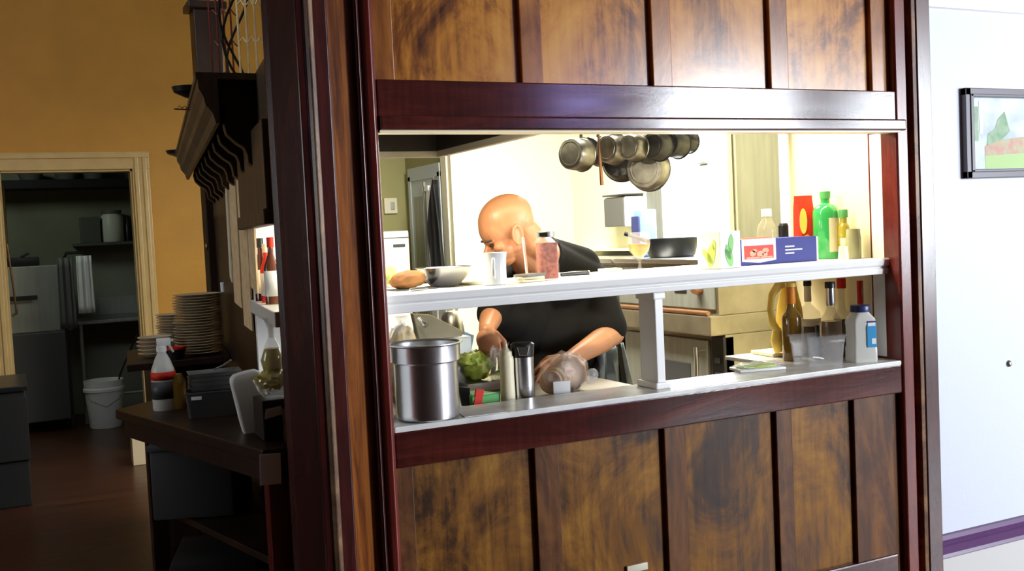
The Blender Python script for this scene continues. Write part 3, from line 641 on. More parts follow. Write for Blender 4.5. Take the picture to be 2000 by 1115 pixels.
# clear wrap pack on white tray
c = aZ(1478, 722, LZ); s = mpp(c)
t = thing('wrapped_tray', 'flat clear-wrapped pack on a pale tray in front of the cutting board', 'package', (c.x, c.y, LZ), rotz=R(-14))
b = B(); box(b, (-.085, -.045, 0), (.095, .055, .010), .004); obj('tray', b, 'white_plastic', t)
b = B(); ell(b, (.0, .01, .013), .075, .04, .010, None, 24, .3); obj('contents', b, 'limegreen', t)
b = B(); ell(b, (.005, .005, .014), .095, .055, .015, None, 30, .35); obj('clear_wrap', b, 'bag', t)
# clear deli container
c = aZ(1565, 707, LZ); s = mpp(c)
t = thing('deli_container', 'empty clear plastic tub on the right of the ledge', 'container', (c.x, 2.935, LZ), rotz=R(-8))
def rrect(hx, hy, r_, z, n=5):
    out = []
    for cx, cy, a0 in ((hx - r_, hy - r_, 0), (-hx + r_, hy - r_, 90), (-hx + r_, -hy + r_, 180), (hx - r_, -hy + r_, 270)):
        for k in range(n + 1): a = R(a0 + 90 * k / n); out.append((cx + r_ * math.cos(a), cy + r_ * math.sin(a), z))
    return out
def loft(b, loops, cap0=True, cap1=False):
    rs = [[b.verts.new(p) for p in lp] for lp in loops]; n = len(rs[0])
    for a_, c_ in zip(rs, rs[1:]):
        for i in range(n): b.faces.new((a_[i], a_[(i + 1) % n], c_[(i + 1) % n], c_[i]))
    if cap0: b.faces.new(rs[0][::-1])
    if cap1: b.faces.new(rs[-1])
    return b
W = 40 * s; H = 55 * s
b = B(); loft(b, [rrect(W, .05, .012, 0), rrect(W * 1.08, .056, .014, H * .75), rrect(W * 1.1, .058, .014, H * .76), rrect(W * 1.14, .060, .014, H)]); o = obj('tub', b, 'plastic_clear', t); sd = o.modifiers.new('thickness', 'SOLIDIFY'); sd.thickness = .0012
b = B(); loft(b, [rrect(W * 1.14, .060, .014, H), rrect(W * 1.19, .064, .014, H + .001), rrect(W * 1.19, .064, .014, H + .005), rrect(W * 1.13, .059, .014, H + .004)], False); obj('rim', b, 'plastic_clear', t)
b = B(); tube(b, [(-.03, -.01, .03), (0, 0, .026), (.03, .01, .018)], .003); obj('plastic_fork', b, 'white_plastic', t)
# cutting board, cream
c = aZ(1500, 690, LZ)
b = B(); box(b, (-.07, -.06, 0), (.30, .10, .014), .004)
cb = obj('cutting_board', b, 'cream', loc=(c.x + .015, 3.27, 1.051), rot=(0, 0, R(-6)), smooth=False); tag(cb, 'small cream cutting board under the yellow jug', 'board')
# yellow jug
c = Vector((aY(1527, 690, 3.22).x, 3.22, 1.0655)); s = mpp(c); zt = aY(1530, 549, 3.22).z - c.z
t = thing('yellow_jug', 'yellow plastic jug with a large looped handle on the left', 'jug', c)
hh = zt
b = B(); loft(b, [rrect(.042, .045, .018, 0), rrect(.042, .045, .018, hh * .45), rrect(.040, .04, .018, hh * .62), rrect(.03, .028, .018, hh * .86), rrect(.024, .022, .015, hh), ], True, True)
obj('jug_body', b, 'yellow', t, loc=(.064, .02, 0))
b = B(); tube(b, [(.06, .01, hh * .95), (.035, 0, hh * .97), (-.005, 0, hh * .955), (-.04, 0, hh * .82), (-.052, 0, hh * .62), (-.04, 0, hh * .42), (-.012, 0, hh * .27), (.01, 0, hh * .20)], [.018, .019, .019, .015, .013, .015, .017, .016], 12)
tube(b, [(-.020, 0, hh * .36), (-.026, 0, hh * .18), (-.012, 0, .008)], [.016, .022, .022], 12); obj('handle', b, 'yellow', t)
b = B(); lathe(b, [(0, 0), (.026, 0), (.026, .018), (.022, .02), (0, .02)], 20, Matrix.Translation((.064, .02, hh))); obj('screw_cap', b, 'cream', t)
# bottles at the right end
def bottle(px, base_z, Y, top_py, r_px, mt, label, neck=.34, capmt=None, caph=.08, neckr=.32, liquid=None, lh=.5, nm='bottle', cat='bottle', neckmt=None, labmt=None, lab=(.2, .5), shoulder=.10, group=None, px_label_rot=-25):
    c = Vector((aY(px, 600, Y).x, Y, base_z)); c.x = aY(px, 557 + (0), Y).x
    mid = aY(px, (top_py + 640) / 2 if base_z < 1.2 else (top_py + 490) / 2, Y); c.x = mid.x
    s = mpp(c); r = r_px * s; h = aY(px, top_py, Y).z - base_z
    t = thing(nm, label, cat, c, group=group)
    hb = h * (1 - neck - caph)
    prof = [(0, 0), (r * .92, 0), (r, .005), (r, hb), (r * .93, hb + h * shoulder * .4), (r * .6, hb + h * shoulder * .9), (r * neckr, hb + h * (shoulder + .05)), (r * neckr * .92, h * (1 - caph)), (0, h * (1 - caph))]
    b = B(); lathe(b, prof, 32); obj('glass_body', b, mt, t)
    if liquid:
        b = B(); lathe(b, [(0, .004), (r * .90, .004), (r * .94, .01), (r * .94, h * lh), (0, h * lh)], 28); obj('liquid', b, liquid, t)
    if neckmt:
        b = B(); lathe(b, [(r * neckr * 1.02, h * (1 - caph) - h * neck * .55), (r * neckr * 1.12, h * (1 - caph) - h * neck * .5), (r * neckr * 1.05, h * (1 - caph)), (0, h * (1 - caph))], 24); obj('neck_band', b, neckmt, t)
    if capmt:
        b = B(); cr = r * neckr * 1.25; lathe(b, [(cr, h * (1 - caph) - .003), (cr, h - .003), (cr * .9, h), (0, h)], 24); obj('cap', b, capmt, t)
    if labmt:
        b = B(); n = 14; a0 = R(px_label_rot - 90 - 60); vs = []
        rr_ = r * 1.012; z0, z1 = h * lab[0], h * lab[1]
        for k in range(n + 1):
            a = a0 + R(120) * k / n; vs.append((b.verts.new((rr_ * math.cos(a), rr_ * math.sin(a), z0)), b.verts.new((rr_ * math.cos(a), rr_ * math.sin(a), z1))))
        for k in range(n): b.faces.new((vs[k][0], vs[k + 1][0], vs[k + 1][1], vs[k][1]))
        o = obj('label', b, labmt, t); sd = o.modifiers.new('thickness', 'SOLIDIFY'); sd.thickness = .0006
    return t
bottle(1545, 1.051, 3.10, 552, 19, 'amber', 'amber glass bottle with orange neck beside the yellow jug', .42, 'yellow', .04, .42, 'darkred_liquid', .42, neckmt='orange')
bottle(1578, 1.051, 3.17, 548, 24, 'clear_tint', 'clear bottle of dark red liquid behind the plastic tub', .40, 'black', .06, .26, 'darkred_liquid', .40, labmt='cream', lab=(.40, .50), neckmt='cream')
bottle(1622, 1.051, 2.995, 550, 20, 'clear_tint', 'tall clear bottle with black and silver neck, half full of brown liquid', .42, 'black', .07, .40, 'brown_liquid', .50, neckmt='steel')
bottle(1644, 1.051, 3.06, 543, 17, 'clear_tint', 'dark bottle with round red stopper against the reveal', .40, 'red', .12, .42, 'darkred_liquid', .48)
b = B(); box(b, (-.012, -.012, 0), (.012, .012, .06), .004); tube(b, [(0, 0, .06), (0, 0, .09)], .006)
c = aY(1603, 640, 3.02); o = obj('pepper_grinder', b, 'black', loc=(c.x, 3.04, 1.0505)); tag(o, 'small black dispenser just behind the plastic tub', 'dispenser'); o.scale = (1.2, 1.2, 1.5)
# milky jar with blue lid and blue label
c = Vector((aY(1681, 650, 2.89).x, 2.89, 1.0525)); s = mpp(c); W = 24 * s; H = aY(1679, 596, 2.89).z - c.z
t = thing('plastic_jar', 'milky square plastic jar with navy lid and blue label', 'jar', c, rotz=R(-20))
b = B(); loft(b, [rrect(W, W * .9, .012, 0), rrect(W * 1.03, W * .93, .012, .006), rrect(W * 1.03, W * .93, .012, H * .24), rrect(W * .97, W * .86, .012, H * .29), rrect(W * .97, W * .86, .012, H * .62), rrect(W * 1.02, W * .92, .014, H * .70), rrect(W * .95, W * .86, .016, H * .77), rrect(W * .66, W * .62, .02, H * .86), rrect(W * .64, W * .60, .02, H * .90)], True, True); obj('jar_body', b, 'pet_jar', t)
b = B(); lathe(b, [(W * .78, H * .885), (W * .80, H * .90), (W * .80, H * .985), (W * .76, H), (0, H)], 32); obj('lid', b, 'darkblue', t)
b = B(); box(b, (W * .12, -W * .93, H * .26), (W * .90, -W * .875, H * .73), .002); o = obj('label', b, 'bluelabel', t, smooth=False)
b = B(); box(b, (W * .2, -W * .945, H * .64), (W * .82, -W * .935, H * .70), .001); obj('label_print', b, 'white', o, smooth=False); b = B(); box(b, (W * .5, -W * .935, H * .32), (W * .85, -W * .93, H * .42), .001); obj('label_print', b, 'white', o, smooth=False)
b = B(); box(b, (W * .12, -W * .935, H * .70), (W * .90, -W * .93, H * .73)); obj('label_band', b, 'darkblue', o, smooth=False)
c2 = Vector((aY(1680, 575, 2.955).x, 2.955, 0))
t = thing('red_bottle', 'slim bottle with long red and white neck behind the milky jar', 'bottle', (c2.x, 2.955, 1.0525))
zt = aY(1680, 548, 2.955).z - 1.0525
b = B(); lathe(b, [(0, 0), (.02, 0), (.022, .01), (.022, zt * .5), (.010, zt * .68), (.0085, zt * .96), (0, zt * .96)], 20); obj('glass_body', b, 'clear_tint', t)
b = B(); lathe(b, [(.011, zt * .70), (.012, zt * .72), (.012, zt), (0, zt)], 20); obj('neck_wrap', b, 'red', t)
b = B(); box(b, (-.003, -.0135, zt * .72), (.003, -.011, zt * .99), .001); obj('neck_strip', b, 'copper', t)
# black ring at the far right end
b = B(); pts = [(.03 * math.cos(a) * 1.5, .022 * math.sin(a), .004) for a in [i * 2 * math.pi / 24 for i in range(25)]]; tube(b, pts, .004, 6, False)
o = obj('cable_loop', b, 'black', loc=(2.90, 3.035, 1.052)); tag(o, 'thin black cord loop at the right end of the ledge', 'cord')
b = B(); slab(b, [(1.18, 2.81, 0), (1.32, 2.805, 0), (1.33, 2.92, 0), (1.20, 2.94, 0)], (0, 0, .0015)); o = obj('paper_napkin', b, 'paper', loc=(0, 0, 1.0525), smooth=False); tag(o, 'white paper slip lying right of the steel pot', 'napkin')

# ------------------------------------------------------------------ on the prep table
def onT(px, py, z=TZ): return aZ(px, py, z)
# lettuce
c = aY(931, 712, 3.42)
pz = max(aY(931, 742, 3.42).z, TZ + .03)
b = B(); box(b, (-.09, -.07, 0), (.09, .07, pz - TZ - .001), .006); o = obj('food_pan', b, 'steel_brushed', loc=(c.x + .02, 3.42, TZ)); tag(o, 'small steel food pan under the lettuce', 'pan')
t = thing('lettuce', 'pale green leaf lettuce under the right hand of the cook', 'lettuce', (c.x, 3.42, pz))
zc = c.z - pz
b = B()
for k in range(26):
    a = random.uniform(0, 6.28); rr_ = random.uniform(0, .05); z = random.uniform(.35, 1.7) * zc
    ell(b, (rr_ * math.cos(a) * 1.1, rr_ * math.sin(a), max(.02, z)), .032, .028, .014, Matrix.Rotation(random.uniform(0, 3), 3, 'Z') @ Matrix.Rotation(random.uniform(-1.2, 1.2), 3, 'X'), 12, .6, 30)
ell(b, (0, 0, zc * .9), .055, .05, zc * .9, None, 20, .4, 24); obj('leaves', b, 'lettuce', t)
# folded clear bag held by the hand
c = aY(968, 690, 3.40)
t = thing('plastic_bag', 'crumpled clear plastic bag held above the lettuce', 'bag', (c.x, 3.37, TZ))
zc = c.z - TZ
b = B(); ell(b, (0, 0, zc * .55), .035, .02, zc * .62, Matrix.Rotation(R(-12), 3, 'Y'), 20, .5, 30); obj('lower_bag', b, 'bag', t)
b = B(); slab(b, [(-.035, 0, zc * .7), (.01, .005, zc * .78), (.045, 0, zc * 1.3), (.015, 0, zc * 1.15)], (0, .006, .002)); obj('bag_flap', b, 'plastic_clear', t)
b = B(); slab(b, [(-.05, -.02, zc * .45), (.0, -.02, zc * .62), (.03, -.02, zc * .72), (.03, -.02, zc * .55)], (0, .008, 0)); obj('green_leaf', b, 'leafgreen', t)
# sandwich
c = onT(962, 750)
t = thing('sandwich', 'open toasted sandwich behind the squeeze bottle', 'sandwich', (c.x, c.y, TZ))
b = B(); slab(b, [(-.055, 0, 0), (.05, -.035, 0), (.075, .03, 0), (-.02, .05, 0)], (0, 0, .016)); obj('bottom_slice', b, 'bread', t, bevel=.004)
b = B(); slab(b, [(-.055, 0, .017), (.045, -.03, .02), (.07, .035, .028), (-.02, .05, .022)], (0, 0, .014)); obj('top_slice', b, 'crumb', t, bevel=.004)
b = B(); ell(b, (.03, -.02, .016), .03, .02, .008, None, 12, .5); obj('filling', b, 'lettuce', t)
# green and white wrapper with red and black boxes
c = onT(945, 772)
b = B(); slab(b, [(c.x - .06, 3.11, 0), (c.x + .10, 3.11, 0), (c.x + .02, 3.36, 0), (c.x - .06, 3.36, 0)], (0, 0, .0025)); o = obj('deli_paper', b, 'limegreen' if 0 else 'cream', loc=(0, 0, TZ), smooth=False); tag(o, 'sheet of cream sandwich paper on the prep table', 'paper')
zz = TZ + .003
t = thing('snack_bag', 'green bag with red and white corner beside the steel pot', 'bag', (aY(938, 775, 3.13).x, 3.13, zz))
b = B(); slab(b, [(-.055, -.05, .0), (.055, -.05, 0), (.02, .06, .0), (-.03, .07, 0)], (0, 0, .035)); obj('bag_body', b, 'green', t, bevel=.008)
b = B(); slab(b, [(-.05, -.054, .0), (-.02, -.056, 0), (-.005, -.05, .05), (-.035, -.048, .055)], (0, .008, 0)); obj('red_corner', b, 'red', t, bevel=.002)
b = B(); slab(b, [(-.075, -.02, .0), (-.05, -.03, 0), (-.035, .0, .055), (-.07, .02, .06)], (0, .01, 0)); obj('dark_flap', b, 'black', t, bevel=.002)
# bagged yellow roll at left, behind the pot
c = aY(785, 650, 3.12)
t = thing('bagged_roll', 'pale yellow roll in a tied clear bag behind the steel pot', 'bread', (c.x, 3.12, TZ))
zc = aY(785, 617, 3.12).z - TZ
b = B(); ell(b, (0, 0, zc * .45), .061, .053, zc * .45, None, 28, .15); obj('roll', b, 'yellowbun', t)
b = B(); ell(b, (0, 0, zc * .45), .064, .055, zc * .46, None, 28, .25, 30); lathe(b, [(.018, zc * .86), (.010, zc * .93), (.022, zc), (0, zc * .98)], 12); obj('clear_bag', b, 'bag', t)
# steel meat slicer guard / tilted metal sheet
t = thing('slicer_guard', 'slanted dull metal slicer plate with a small knob behind the pot', 'slicer', (1.36, 3.42, TZ))
P = [aY(*p, 3.45) for p in ((806, 612), (840, 614), (906, 647), (890, 690), (824, 690))]
b = B(); o_ = Vector((1.36, 3.42, TZ)); slab(b, [q_ - o_ for q_ in P], (.0, .03, 0)); obj('guard_plate', b, 'slicer_metal', t, smooth=False, bevel=.003)
k0 = aY(818, 622, 3.43) - o_; k1 = aY(832, 636, 3.40) - o_
b = B(); tube(b, [k0, (k0 + k1) / 2, k1], [.008, .006, .012], 10); obj('knob', b, 'steel', t)
b = B(); box(b, (-.10, -.0, 0), (.12, .14, .20), .01); obj('slicer_base', b, 'steel_dull', t)
# light blue plastic sheet
b = B(); P = [aY(*p, 3.52) for p in ((909, 648), (926, 655), (918, 700), (892, 705), (893, 672))]; o_ = P[3].copy(); o_.z = TZ
slab(b, [q_ - o_ for q_ in P[:3]] + [Vector((.02, 0, 0)), Vector((-.005, 0, 0))], (0, .012, 0)); o = obj('blue_tray', b, 'lightblue', loc=o_, smooth=False); tag(o, 'light blue plastic tray edge standing behind the slicer', 'tray')
# round steel canister further back
c = aY(883, 640, 4.2)
t = thing('steel_canister', 'round-topped steel canister far behind the slicer plate', 'canister', (c.x, 4.2, .93))
zc = aY(883, 606, 4.2).z - .93
b = B(); lathe(b, [(0, 0), (.048, 0), (.05, .01), (.05, zc * .8), (.044, zc * .93), (.03, zc * .985), (0, zc)], 28); obj('canister_body', b, 'steel_brushed', t)
b = B(); tube(b, [(.052, 0, zc * .8), (.06, 0, zc * .6), (.056, 0, zc * .3)], .005); obj('handle', b, 'steel', t)
b = B(); tt = thing('back_counter', 'steel counter against the kitchen wall left of the cook', 'counter', (1.35, 4.3, 0)); box(b, (-.35, -.25, .90), (.40, .25, .93), .005); obj('countertop', b, 'steel_dull', tt, smooth=False)
for sx in (-.3, .35):
    for sy in (-.2, .2):
        b = B(); tube(b, [(sx, sy, .012), (sx, sy, .9)], .018, 8); obj('leg', b, 'steel_dull', tt)

# ================================================================== THINGS ON THE WHITE SHELF (z 1.436)
HZ = 1.4365
# dark tray with brown loaf
c = Vector((aY(797, 552, 3.0).x, 3.0, HZ)); s = mpp(c)
t = thing('brown_loaf', 'long brown bread roll at the left end of the white shelf', 'bread', (c.x, 3.0, HZ + .004))
b = B(); ell(b, (0, 0, 17 * s), 37 * s, .036, 18 * s, Matrix.Rotation(R(-6), 3, 'Y'), 32, .12); obj('crust', b, 'bread', t)
b = B(); slab(b, [(-.06, -.045, 0), (.075, -.045, 0), (.085, .05, 0), (-.06, .05, 0)], (0, 0, .004)); o = obj('bread_board', b, 'darkgrey', loc=(c.x + .005, 3.0, HZ - .0005), bevel=.001, smooth=False); tag(o, 'thin dark tray under the brown bread roll', 'tray')
b = B(); tube(b, [(0, 0, .004), (.03, .004, .006), (.06, .002, .005)], [.005, .006, .004], 8); o = obj('butter_knife', b, 'steel', loc=(aY(800, 560, 2.90).x, 2.90, HZ)); tag(o, 'small metal knife lying in front of the brown bread roll', 'knife')
# bowl
c = Vector((aY(868, 545, 3.05).x, 3.05, HZ)); s = mpp(c); r = 56 * s; h = 38 * s
t = thing('mixing_bowl', 'small metal mixing bowl between bread roll and white mug', 'bowl', c)
b = B(); lathe(b, [(0, 0), (r * .42, 0), (r * .5, .004), (r * .78, h * .45), (r * .93, h * .88), (r * .97, h * .97), (r * .95, h * .97), (r * .90, h * .88), (r * .75, h * .47), (r * .47, .008), (0, .006)], 48); obj('bowl_body', b, 'steel', t)
b = B(); lathe(b, [(r * .95, h * .965), (r * 1.03, h * .99), (r * 1.03, h), (r * .95, h * .985)], 48); obj('rim', b, 'steel', t)
# white bag of greens behind the loaf
c = Vector((aY(757, 500, 3.22).x, 3.22, HZ))
t = thing('greens_bag', 'small clear bag with pale leaves at the far left of the shelf', 'bag', c)
b = B(); ell(b, (0, 0, .055), .03, .03, .055, None, 20, .4, 20); obj('clear_bag', b, 'bag', t)
b = B(); ell(b, (.004, -.004, .04), .022, .02, .03, None, 16, .5, 30); obj('leaves', b, 'limegreen', t)
# mug
c = Vector((aY(966, 530, 2.925).x, 2.925, HZ)); s = mpp(c); r = 25 * s; h = aY(966, 493, 2.925).z - HZ
t = thing('white_mug', 'white ceramic mug with handle turned to the viewer', 'mug', c)
b = B(); lathe(b, [(0, 0), (r * .84, 0), (r * .93, .004), (r * .92, h * .5), (r * .95, h * .8), (r * 1.02, h), (r * .97, h), (r * .88, h * .8), (r * .85, h * .1), (0, .008)], 40); obj('mug_body', b, 'white', t)
b = B(); a = R(-118); d_ = Vector((math.cos(a), math.sin(a), 0)); tube(b, [d_ * r * .9 + Vector((0, 0, h * .80)), d_ * (r + .016) + Vector((0, 0, h * .78)), d_ * (r + .022) + Vector((0, 0, h * .55)), d_ * (r + .016) + Vector((0, 0, h * .32)), d_ * r * .9 + Vector((0, 0, h * .25))], .0055, 10); obj('handle', b, 'white', t)
# paper packets stack
c = Vector((aY(1032, 548, 2.96).x, 2.96, HZ))
for k, (dx, dy, rz, lab) in enumerate(((0, 0, 8, 'cream folded paper packet, bottom of the small stack by the spice jar'), (.004, .004, -10, 'folded napkin packet in the middle of the small stack'), (.006, 0, 22, 'grey-topped napkin packet, top of the small stack'))):
    b = B(); box(b, (-.045, -.032, 0), (.045, .032, .0085), .003)
    o = obj('paper_packet', b, 'cream' if k < 2 else 'greytray', loc=(c.x + dx, c.y + dy, HZ + .009 * k), rot=(0, 0, R(rz))); tag(o, lab, 'packet', 'paper packets on the shelf')
b = B(); lathe(b, [(0, 0), (.05, 0), (.052, .002), (.052, .008), (0, .010)], 24); o = obj('paper_plate', b, 'cream', loc=(aY(925, 556, 3.06).x, 3.07, HZ)); tag(o, 'cream flat lid lying behind the white mug', 'lid')
# straw in small holder
c = Vector((aY(1030, 534, 3.06).x, 3.06, HZ)); zt = aY(1024, 463, 3.06).z - HZ
b = B(); tube(b, [(0, 0, 0), (-.010, 0, zt)], .0045, 10); o = obj('drinking_straw', b, 'straw', loc=c); tag(o, 'pale pink drinking straw standing left of the spice jar', 'straw')
# spice jar
c = Vector((aY(1070, 530, 3.0).x, 3.0, HZ)); s = mpp(c); W = 19.5 * s; H = aY(1069, 451, 3.0).z - HZ
t = thing('spice_jar', 'square glass jar of red chilli flakes with dark metal lid', 'jar', c, rotz=R(-14))
b = B(); loft(b, [rrect(W, W * .9, .01, 0), rrect(W * 1.03, W * .93, .01, .006), rrect(W * 1.03, W * .93, .01, H * .80), rrect(W * .8, W * .75, .012, H * .86), rrect(W * .78, W * .74, .012, H * .88)], True, True); obj('jar_glass', b, 'plastic_clear', t)
b = B(); loft(b, [rrect(W * .94, W * .84, .01, .004), rrect(W * .95, W * .86, .01, .01), rrect(W * .95, W * .86, .01, H * .76)], True, True); obj('chilli_flakes', b, 'chilli', t)
b = B(); lathe(b, [(W * .86, H * .87), (W * .90, H * .88), (W * .90, H * .985), (W * .84, H), (0, H)], 28); obj('lid', b, 'steel_dull', t)
b = B(); slab(b, [(-W * .9, -W * .915, H * .89), (-W * .1, -W * .95, H * .89), (-W * .1, -W * .95, H * .97), (-W * .9, -W * .915, H * .97)], (0, .01, 0)); obj('lid_band', b, 'black', t, smooth=False)
# knife handle
c = Vector((aY(1120, 540, 3.1).x, 3.1, HZ + .009))
t = thing('kitchen_knife', 'kitchen knife with a dark handle lying right of the spice jar', 'knife', c, rotz=R(2))
b = B(); tube(b, [(-.05, 0, 0), (.0, 0, .001), (.055, 0, 0), (.062, 0, 0)], [.007, .008, .008, .006], 12); obj('handle', b, 'black', t)
b = B(); lathe(b, [(0, 0), (.008, 0), (.009, .004), (.005, .006), (0, .006)], 16, Matrix.Translation((.060, 0, 0)) @ Matrix.Rotation(math.pi / 2, 4, 'Y')); obj('end_cap', b, 'steel_dull', t)
b = B(); slab(b, [(-.05, -.001, .007), (-.05, -.001, -.008), (-.17, -.001, -.006), (-.20, -.001, .007)], (0, .002, 0)); obj('blade', b, 'steel', t, smooth=False)
b = B(); box(b, (-.035, -.03, 0), (.035, .03, .012), .002); o = obj('paper_pad', b, 'cream', loc=(aY(1186, 528, 3.28).x, 3.26, HZ)); tag(o, 'small cream paper pad left of the goblet', 'pad')
# goblet
c = Vector((aY(1250, 525, 3.14).x, 3.14, HZ)); s = mpp(c); H = aY(1250, 453, 3.14).z - HZ; r = 22.5 * s
t = thing('goblet', 'glass goblet half filled with orange tea', 'glass', c)
b = B(); lathe(b, [(0, .0), (r * .62, .0), (r * .66, .003), (r * .3, .008), (r * .13, .014), (r * .12, H * .26), (r * .3, H * .33), (r * .85, H * .50), (r * 1.0, H * .70), (r * .95, H * .88), (r * .90, H), (r * .88, H), (r * .93, H * .88), (r * .97, H * .70)], 36); obj('glass_bowl', b, 'plastic_clear', t)
b = B(); lathe(b, [(0, H * .33), (r * .3, H * .35), (r * .80, H * .51), (r * .93, H * .66), (r * .92, H * .70), (0, H * .70)], 32); obj('drink', b, 'drink', t)
# tea carton with leaves
pA = aY(1408, 523, 2.90)
t = thing('tea_carton', 'white tissue carton printed with green leaves', 'carton', (pA.x, 2.90, HZ))
wL = .115; hT = aY(1408, 452, 2.90).z - HZ
# corner edge towards the viewer; faces go left-back and right-back
aL = (aY(1362, 500, 2.975)); vL = Vector((aL.x - pA.x, .075, 0)); aR = aY(1447, 500, 2.925); vR = Vector((aR.x - pA.x, .025, 0))
b = B(); prism(b, [(0, 0), (vR.x, vR.y), (vR.x + vL.x, vR.y + vL.y), (vL.x, vL.y)], 0, hT); obj('carton_body', b, 'paper', t, smooth=False, bevel=.002)
def leafp(name, base, v, u0, z0, lw, lh, tilt, mt):
    n_ = Vector((v.y, -v.x, 0)).normalized()
    if n_.y > 0: n_ = -n_
    vv = v.normalized(); b = B(); pts = []
    for k in range(12):
        a = 2 * math.pi * k / 12; x = lw * math.sin(a) * (1 if math.cos(a) < .6 else .6); z = lh * math.cos(a)
        x, z = x * math.cos(tilt) - z * math.sin(tilt), x * math.sin(tilt) + z * math.cos(tilt)
        pts.append(vv * (u0 + x) + Vector((0, 0, z0 + z)) + n_ * .0006)
    slab(b, pts, n_ * .0006); obj('printed_leaf', b, mt, t, smooth=False)
leafp('l', 0, vR, .046, .045, .019, .042, R(18), 'leafgreen'); leafp('l', 0, vR, .058, .085, .014, .036, R(-8), 'leafgreen'); leafp('l', 0, vR, .040, .05, .010, .024, R(38), 'leafgreen')
leafp('l', 0, vL, .034, .05, .015, .042, R(8), 'limegreen'); leafp('l', 0, vL, .048, .045, .011, .032, R(-35), 'limegreen'); leafp('l', 0, vL, .022, .085, .006, .02, R(0), 'limegreen')
# red and blue wrap box
pB = aY(1449, 514, 3.0); pC = aY(1596, 514, 3.0)
wb = pC.x - pB.x; hb = aY(1500, 466, 3.0).z - HZ
t = thing('wrap_box', 'blue and red cardboard box lying on the right of the shelf', 'box', (pB.x, 3.0, HZ))
b = B(); box(b, (0, 0, 0), (wb, .13, hb), .002); obj('blue_carton', b, 'blue', t, smooth=False)
b = B(); box(b, (wb, .004, .004), (wb + .012, .126, hb - .002), .003); obj('white_end', b, 'paper', t, smooth=False, label='white torn end of the box')
wf = wb * .44
b = B(); slab(b, [(0, -.002, hb * .16), (wf * .5, -.003, hb * .08), (wf, -.002, hb * .16), (wf, -.002, hb + .001), (0, -.002, hb + .001)], (0, -.0015, 0)); fl = obj('red_flap', b, 'paper', t, smooth=False, label='red and white flap hanging over the front')
b = B(); box(b, (wf * .06, -.0050, hb * .24), (wf * .92, -.0036, hb * .76)); slab(b, [(wf * .02, .008, hb + .0045), (wf * .95, .008, hb + .0045), (wf * 1.0, .11, hb + .0045), (wf * .10, .11, hb + .0045)], (0, 0, .0012)); obj('red_print', b, 'red', fl, smooth=False)
b = B(); slab(b, [(0, -.003, hb + .001), (wf, -.003, hb + .001), (wf * 1.02, .125, hb + .001), (0, .125, hb + .001)], (0, 0, .003)); obj('flap_top', b, 'redsoft', t, smooth=False)
b = B(); 
for cx, cz, rx_, rz_ in ((.30, .46, .09, .12), (.36, .56, .07, .07), (.52, .42, .10, .13), (.68, .55, .10, .10), (.66, .40, .08, .09)):
    slab(b, [(wf * (cx + rx_ * math.cos(a)), -.0052, hb * (cz + rz_ * math.sin(a))) for a in [k * math.pi / 6 for k in range(12)]], (0, -.0006, 0))
box(b, (wf * .12, -.0058, hb * .26), (wf * .88, -.0052, hb * .32)); obj('pale_lettering', b, 'redsoft', fl, smooth=False)
b = B(); x0_ = wb * .57
for k, ln in enumerate((.125, .23, .12)): box(b, (x0_, -.0012, hb * (.62 - k * .135)), (x0_ + wb * ln, -.0002, hb * (.675 - k * .135)), .0004)
obj('white_lettering', b, 'paper', t, smooth=False)
# things behind the box
bottle(1498, HZ, 3.22, 408, 19, 'clear_tint', 'clear rounded bottle with cream cap behind the red and blue box', .30, 'cream', .13, .42, shoulder=.22)
b = B(); lathe(b, [(0, 0), (.018, 0), (.02, .004), (.02, .075), (.016, .08), (0, .08)], 20); o = obj('pepper_shaker', b, 'black', loc=(aY(1531, 480, 3.2).x, 3.2, HZ)); o.scale.z = (aY(1531, 436, 3.2).z - HZ) / .08; tag(o, 'small black shaker right of the cream-capped bottle', 'shaker')
c = Vector((aY(1571, 470, 3.18).x, 3.18, HZ)); s = mpp(c); H = aY(1571, 382, 3.18).z - HZ; W = 19 * s
t = thing('crisp_bag', 'red and yellow crisp bag left of the green bottle', 'bag', c, rotz=R(-12))
b = B(); loft(b, [rrect(W, .006, .003, 0), rrect(W * .96, .026, .012, H * .2), rrect(W * .92, .030, .014, H * .5), rrect(W * .98, .022, .012, H * .8), rrect(W, .004, .002, H * .95), rrect(W, .003, .001, H)], True, True); obj('foil_bag', b, 'red', t)
b = B(); slab(b, [(W * (-.5 + .42 * math.cos(a)), -.0315, H * (.60 + .2 * math.sin(a))) for a in [k * math.pi / 8 for k in range(16)]], (0, -.001, 0)); obj('yellow_print', b, 'yellow', t, smooth=False)
b = B(); slab(b, [(-W * .85, -.031, H * .18), (W * .4, -.032, H * .15), (W * .6, -.032, H * .28), (-W * .1, -.033, H * .40), (-W * .8, -.032, H * .34)], (0, -.001, 0)); obj('orange_print', b, 'orange', t, smooth=False)
# green bottle
c = Vector((aY(1614, 470, 3.10).x, 3.10, HZ)); s = mpp(c); H = aY(1612, 373, 3.10).z - HZ; r = 25 * s
t = thing('green_bottle', 'big green glass bottle with cream label', 'bottle', c)
b = B(); lathe(b, [(0, 0), (r * .93, 0), (r, .006), (r, H * .66), (r * .96, H * .72), (r * .75, H * .78), (r * .36, H * .82), (r * .34, H * .90), (0, H * .90)], 36); obj('glass_body', b, 'green_glass', t)
b = B(); lathe(b, [(r * .40, H * .885), (r * .42, H * .99), (r * .36, H), (0, H)], 24); obj('cap', b, 'green', t)
b = B(); n = 12; a0 = R(-90 - 25 - 5); vs = []
for k in range(n + 1):
    a = a0 + R(85) * k / n; vs.append((b.verts.new((r * 1.015 * math.cos(a), r * 1.015 * math.sin(a), H * .10)), b.verts.new((r * 1.015 * math.cos(a), r * 1.015 * math.sin(a), H * .60))))
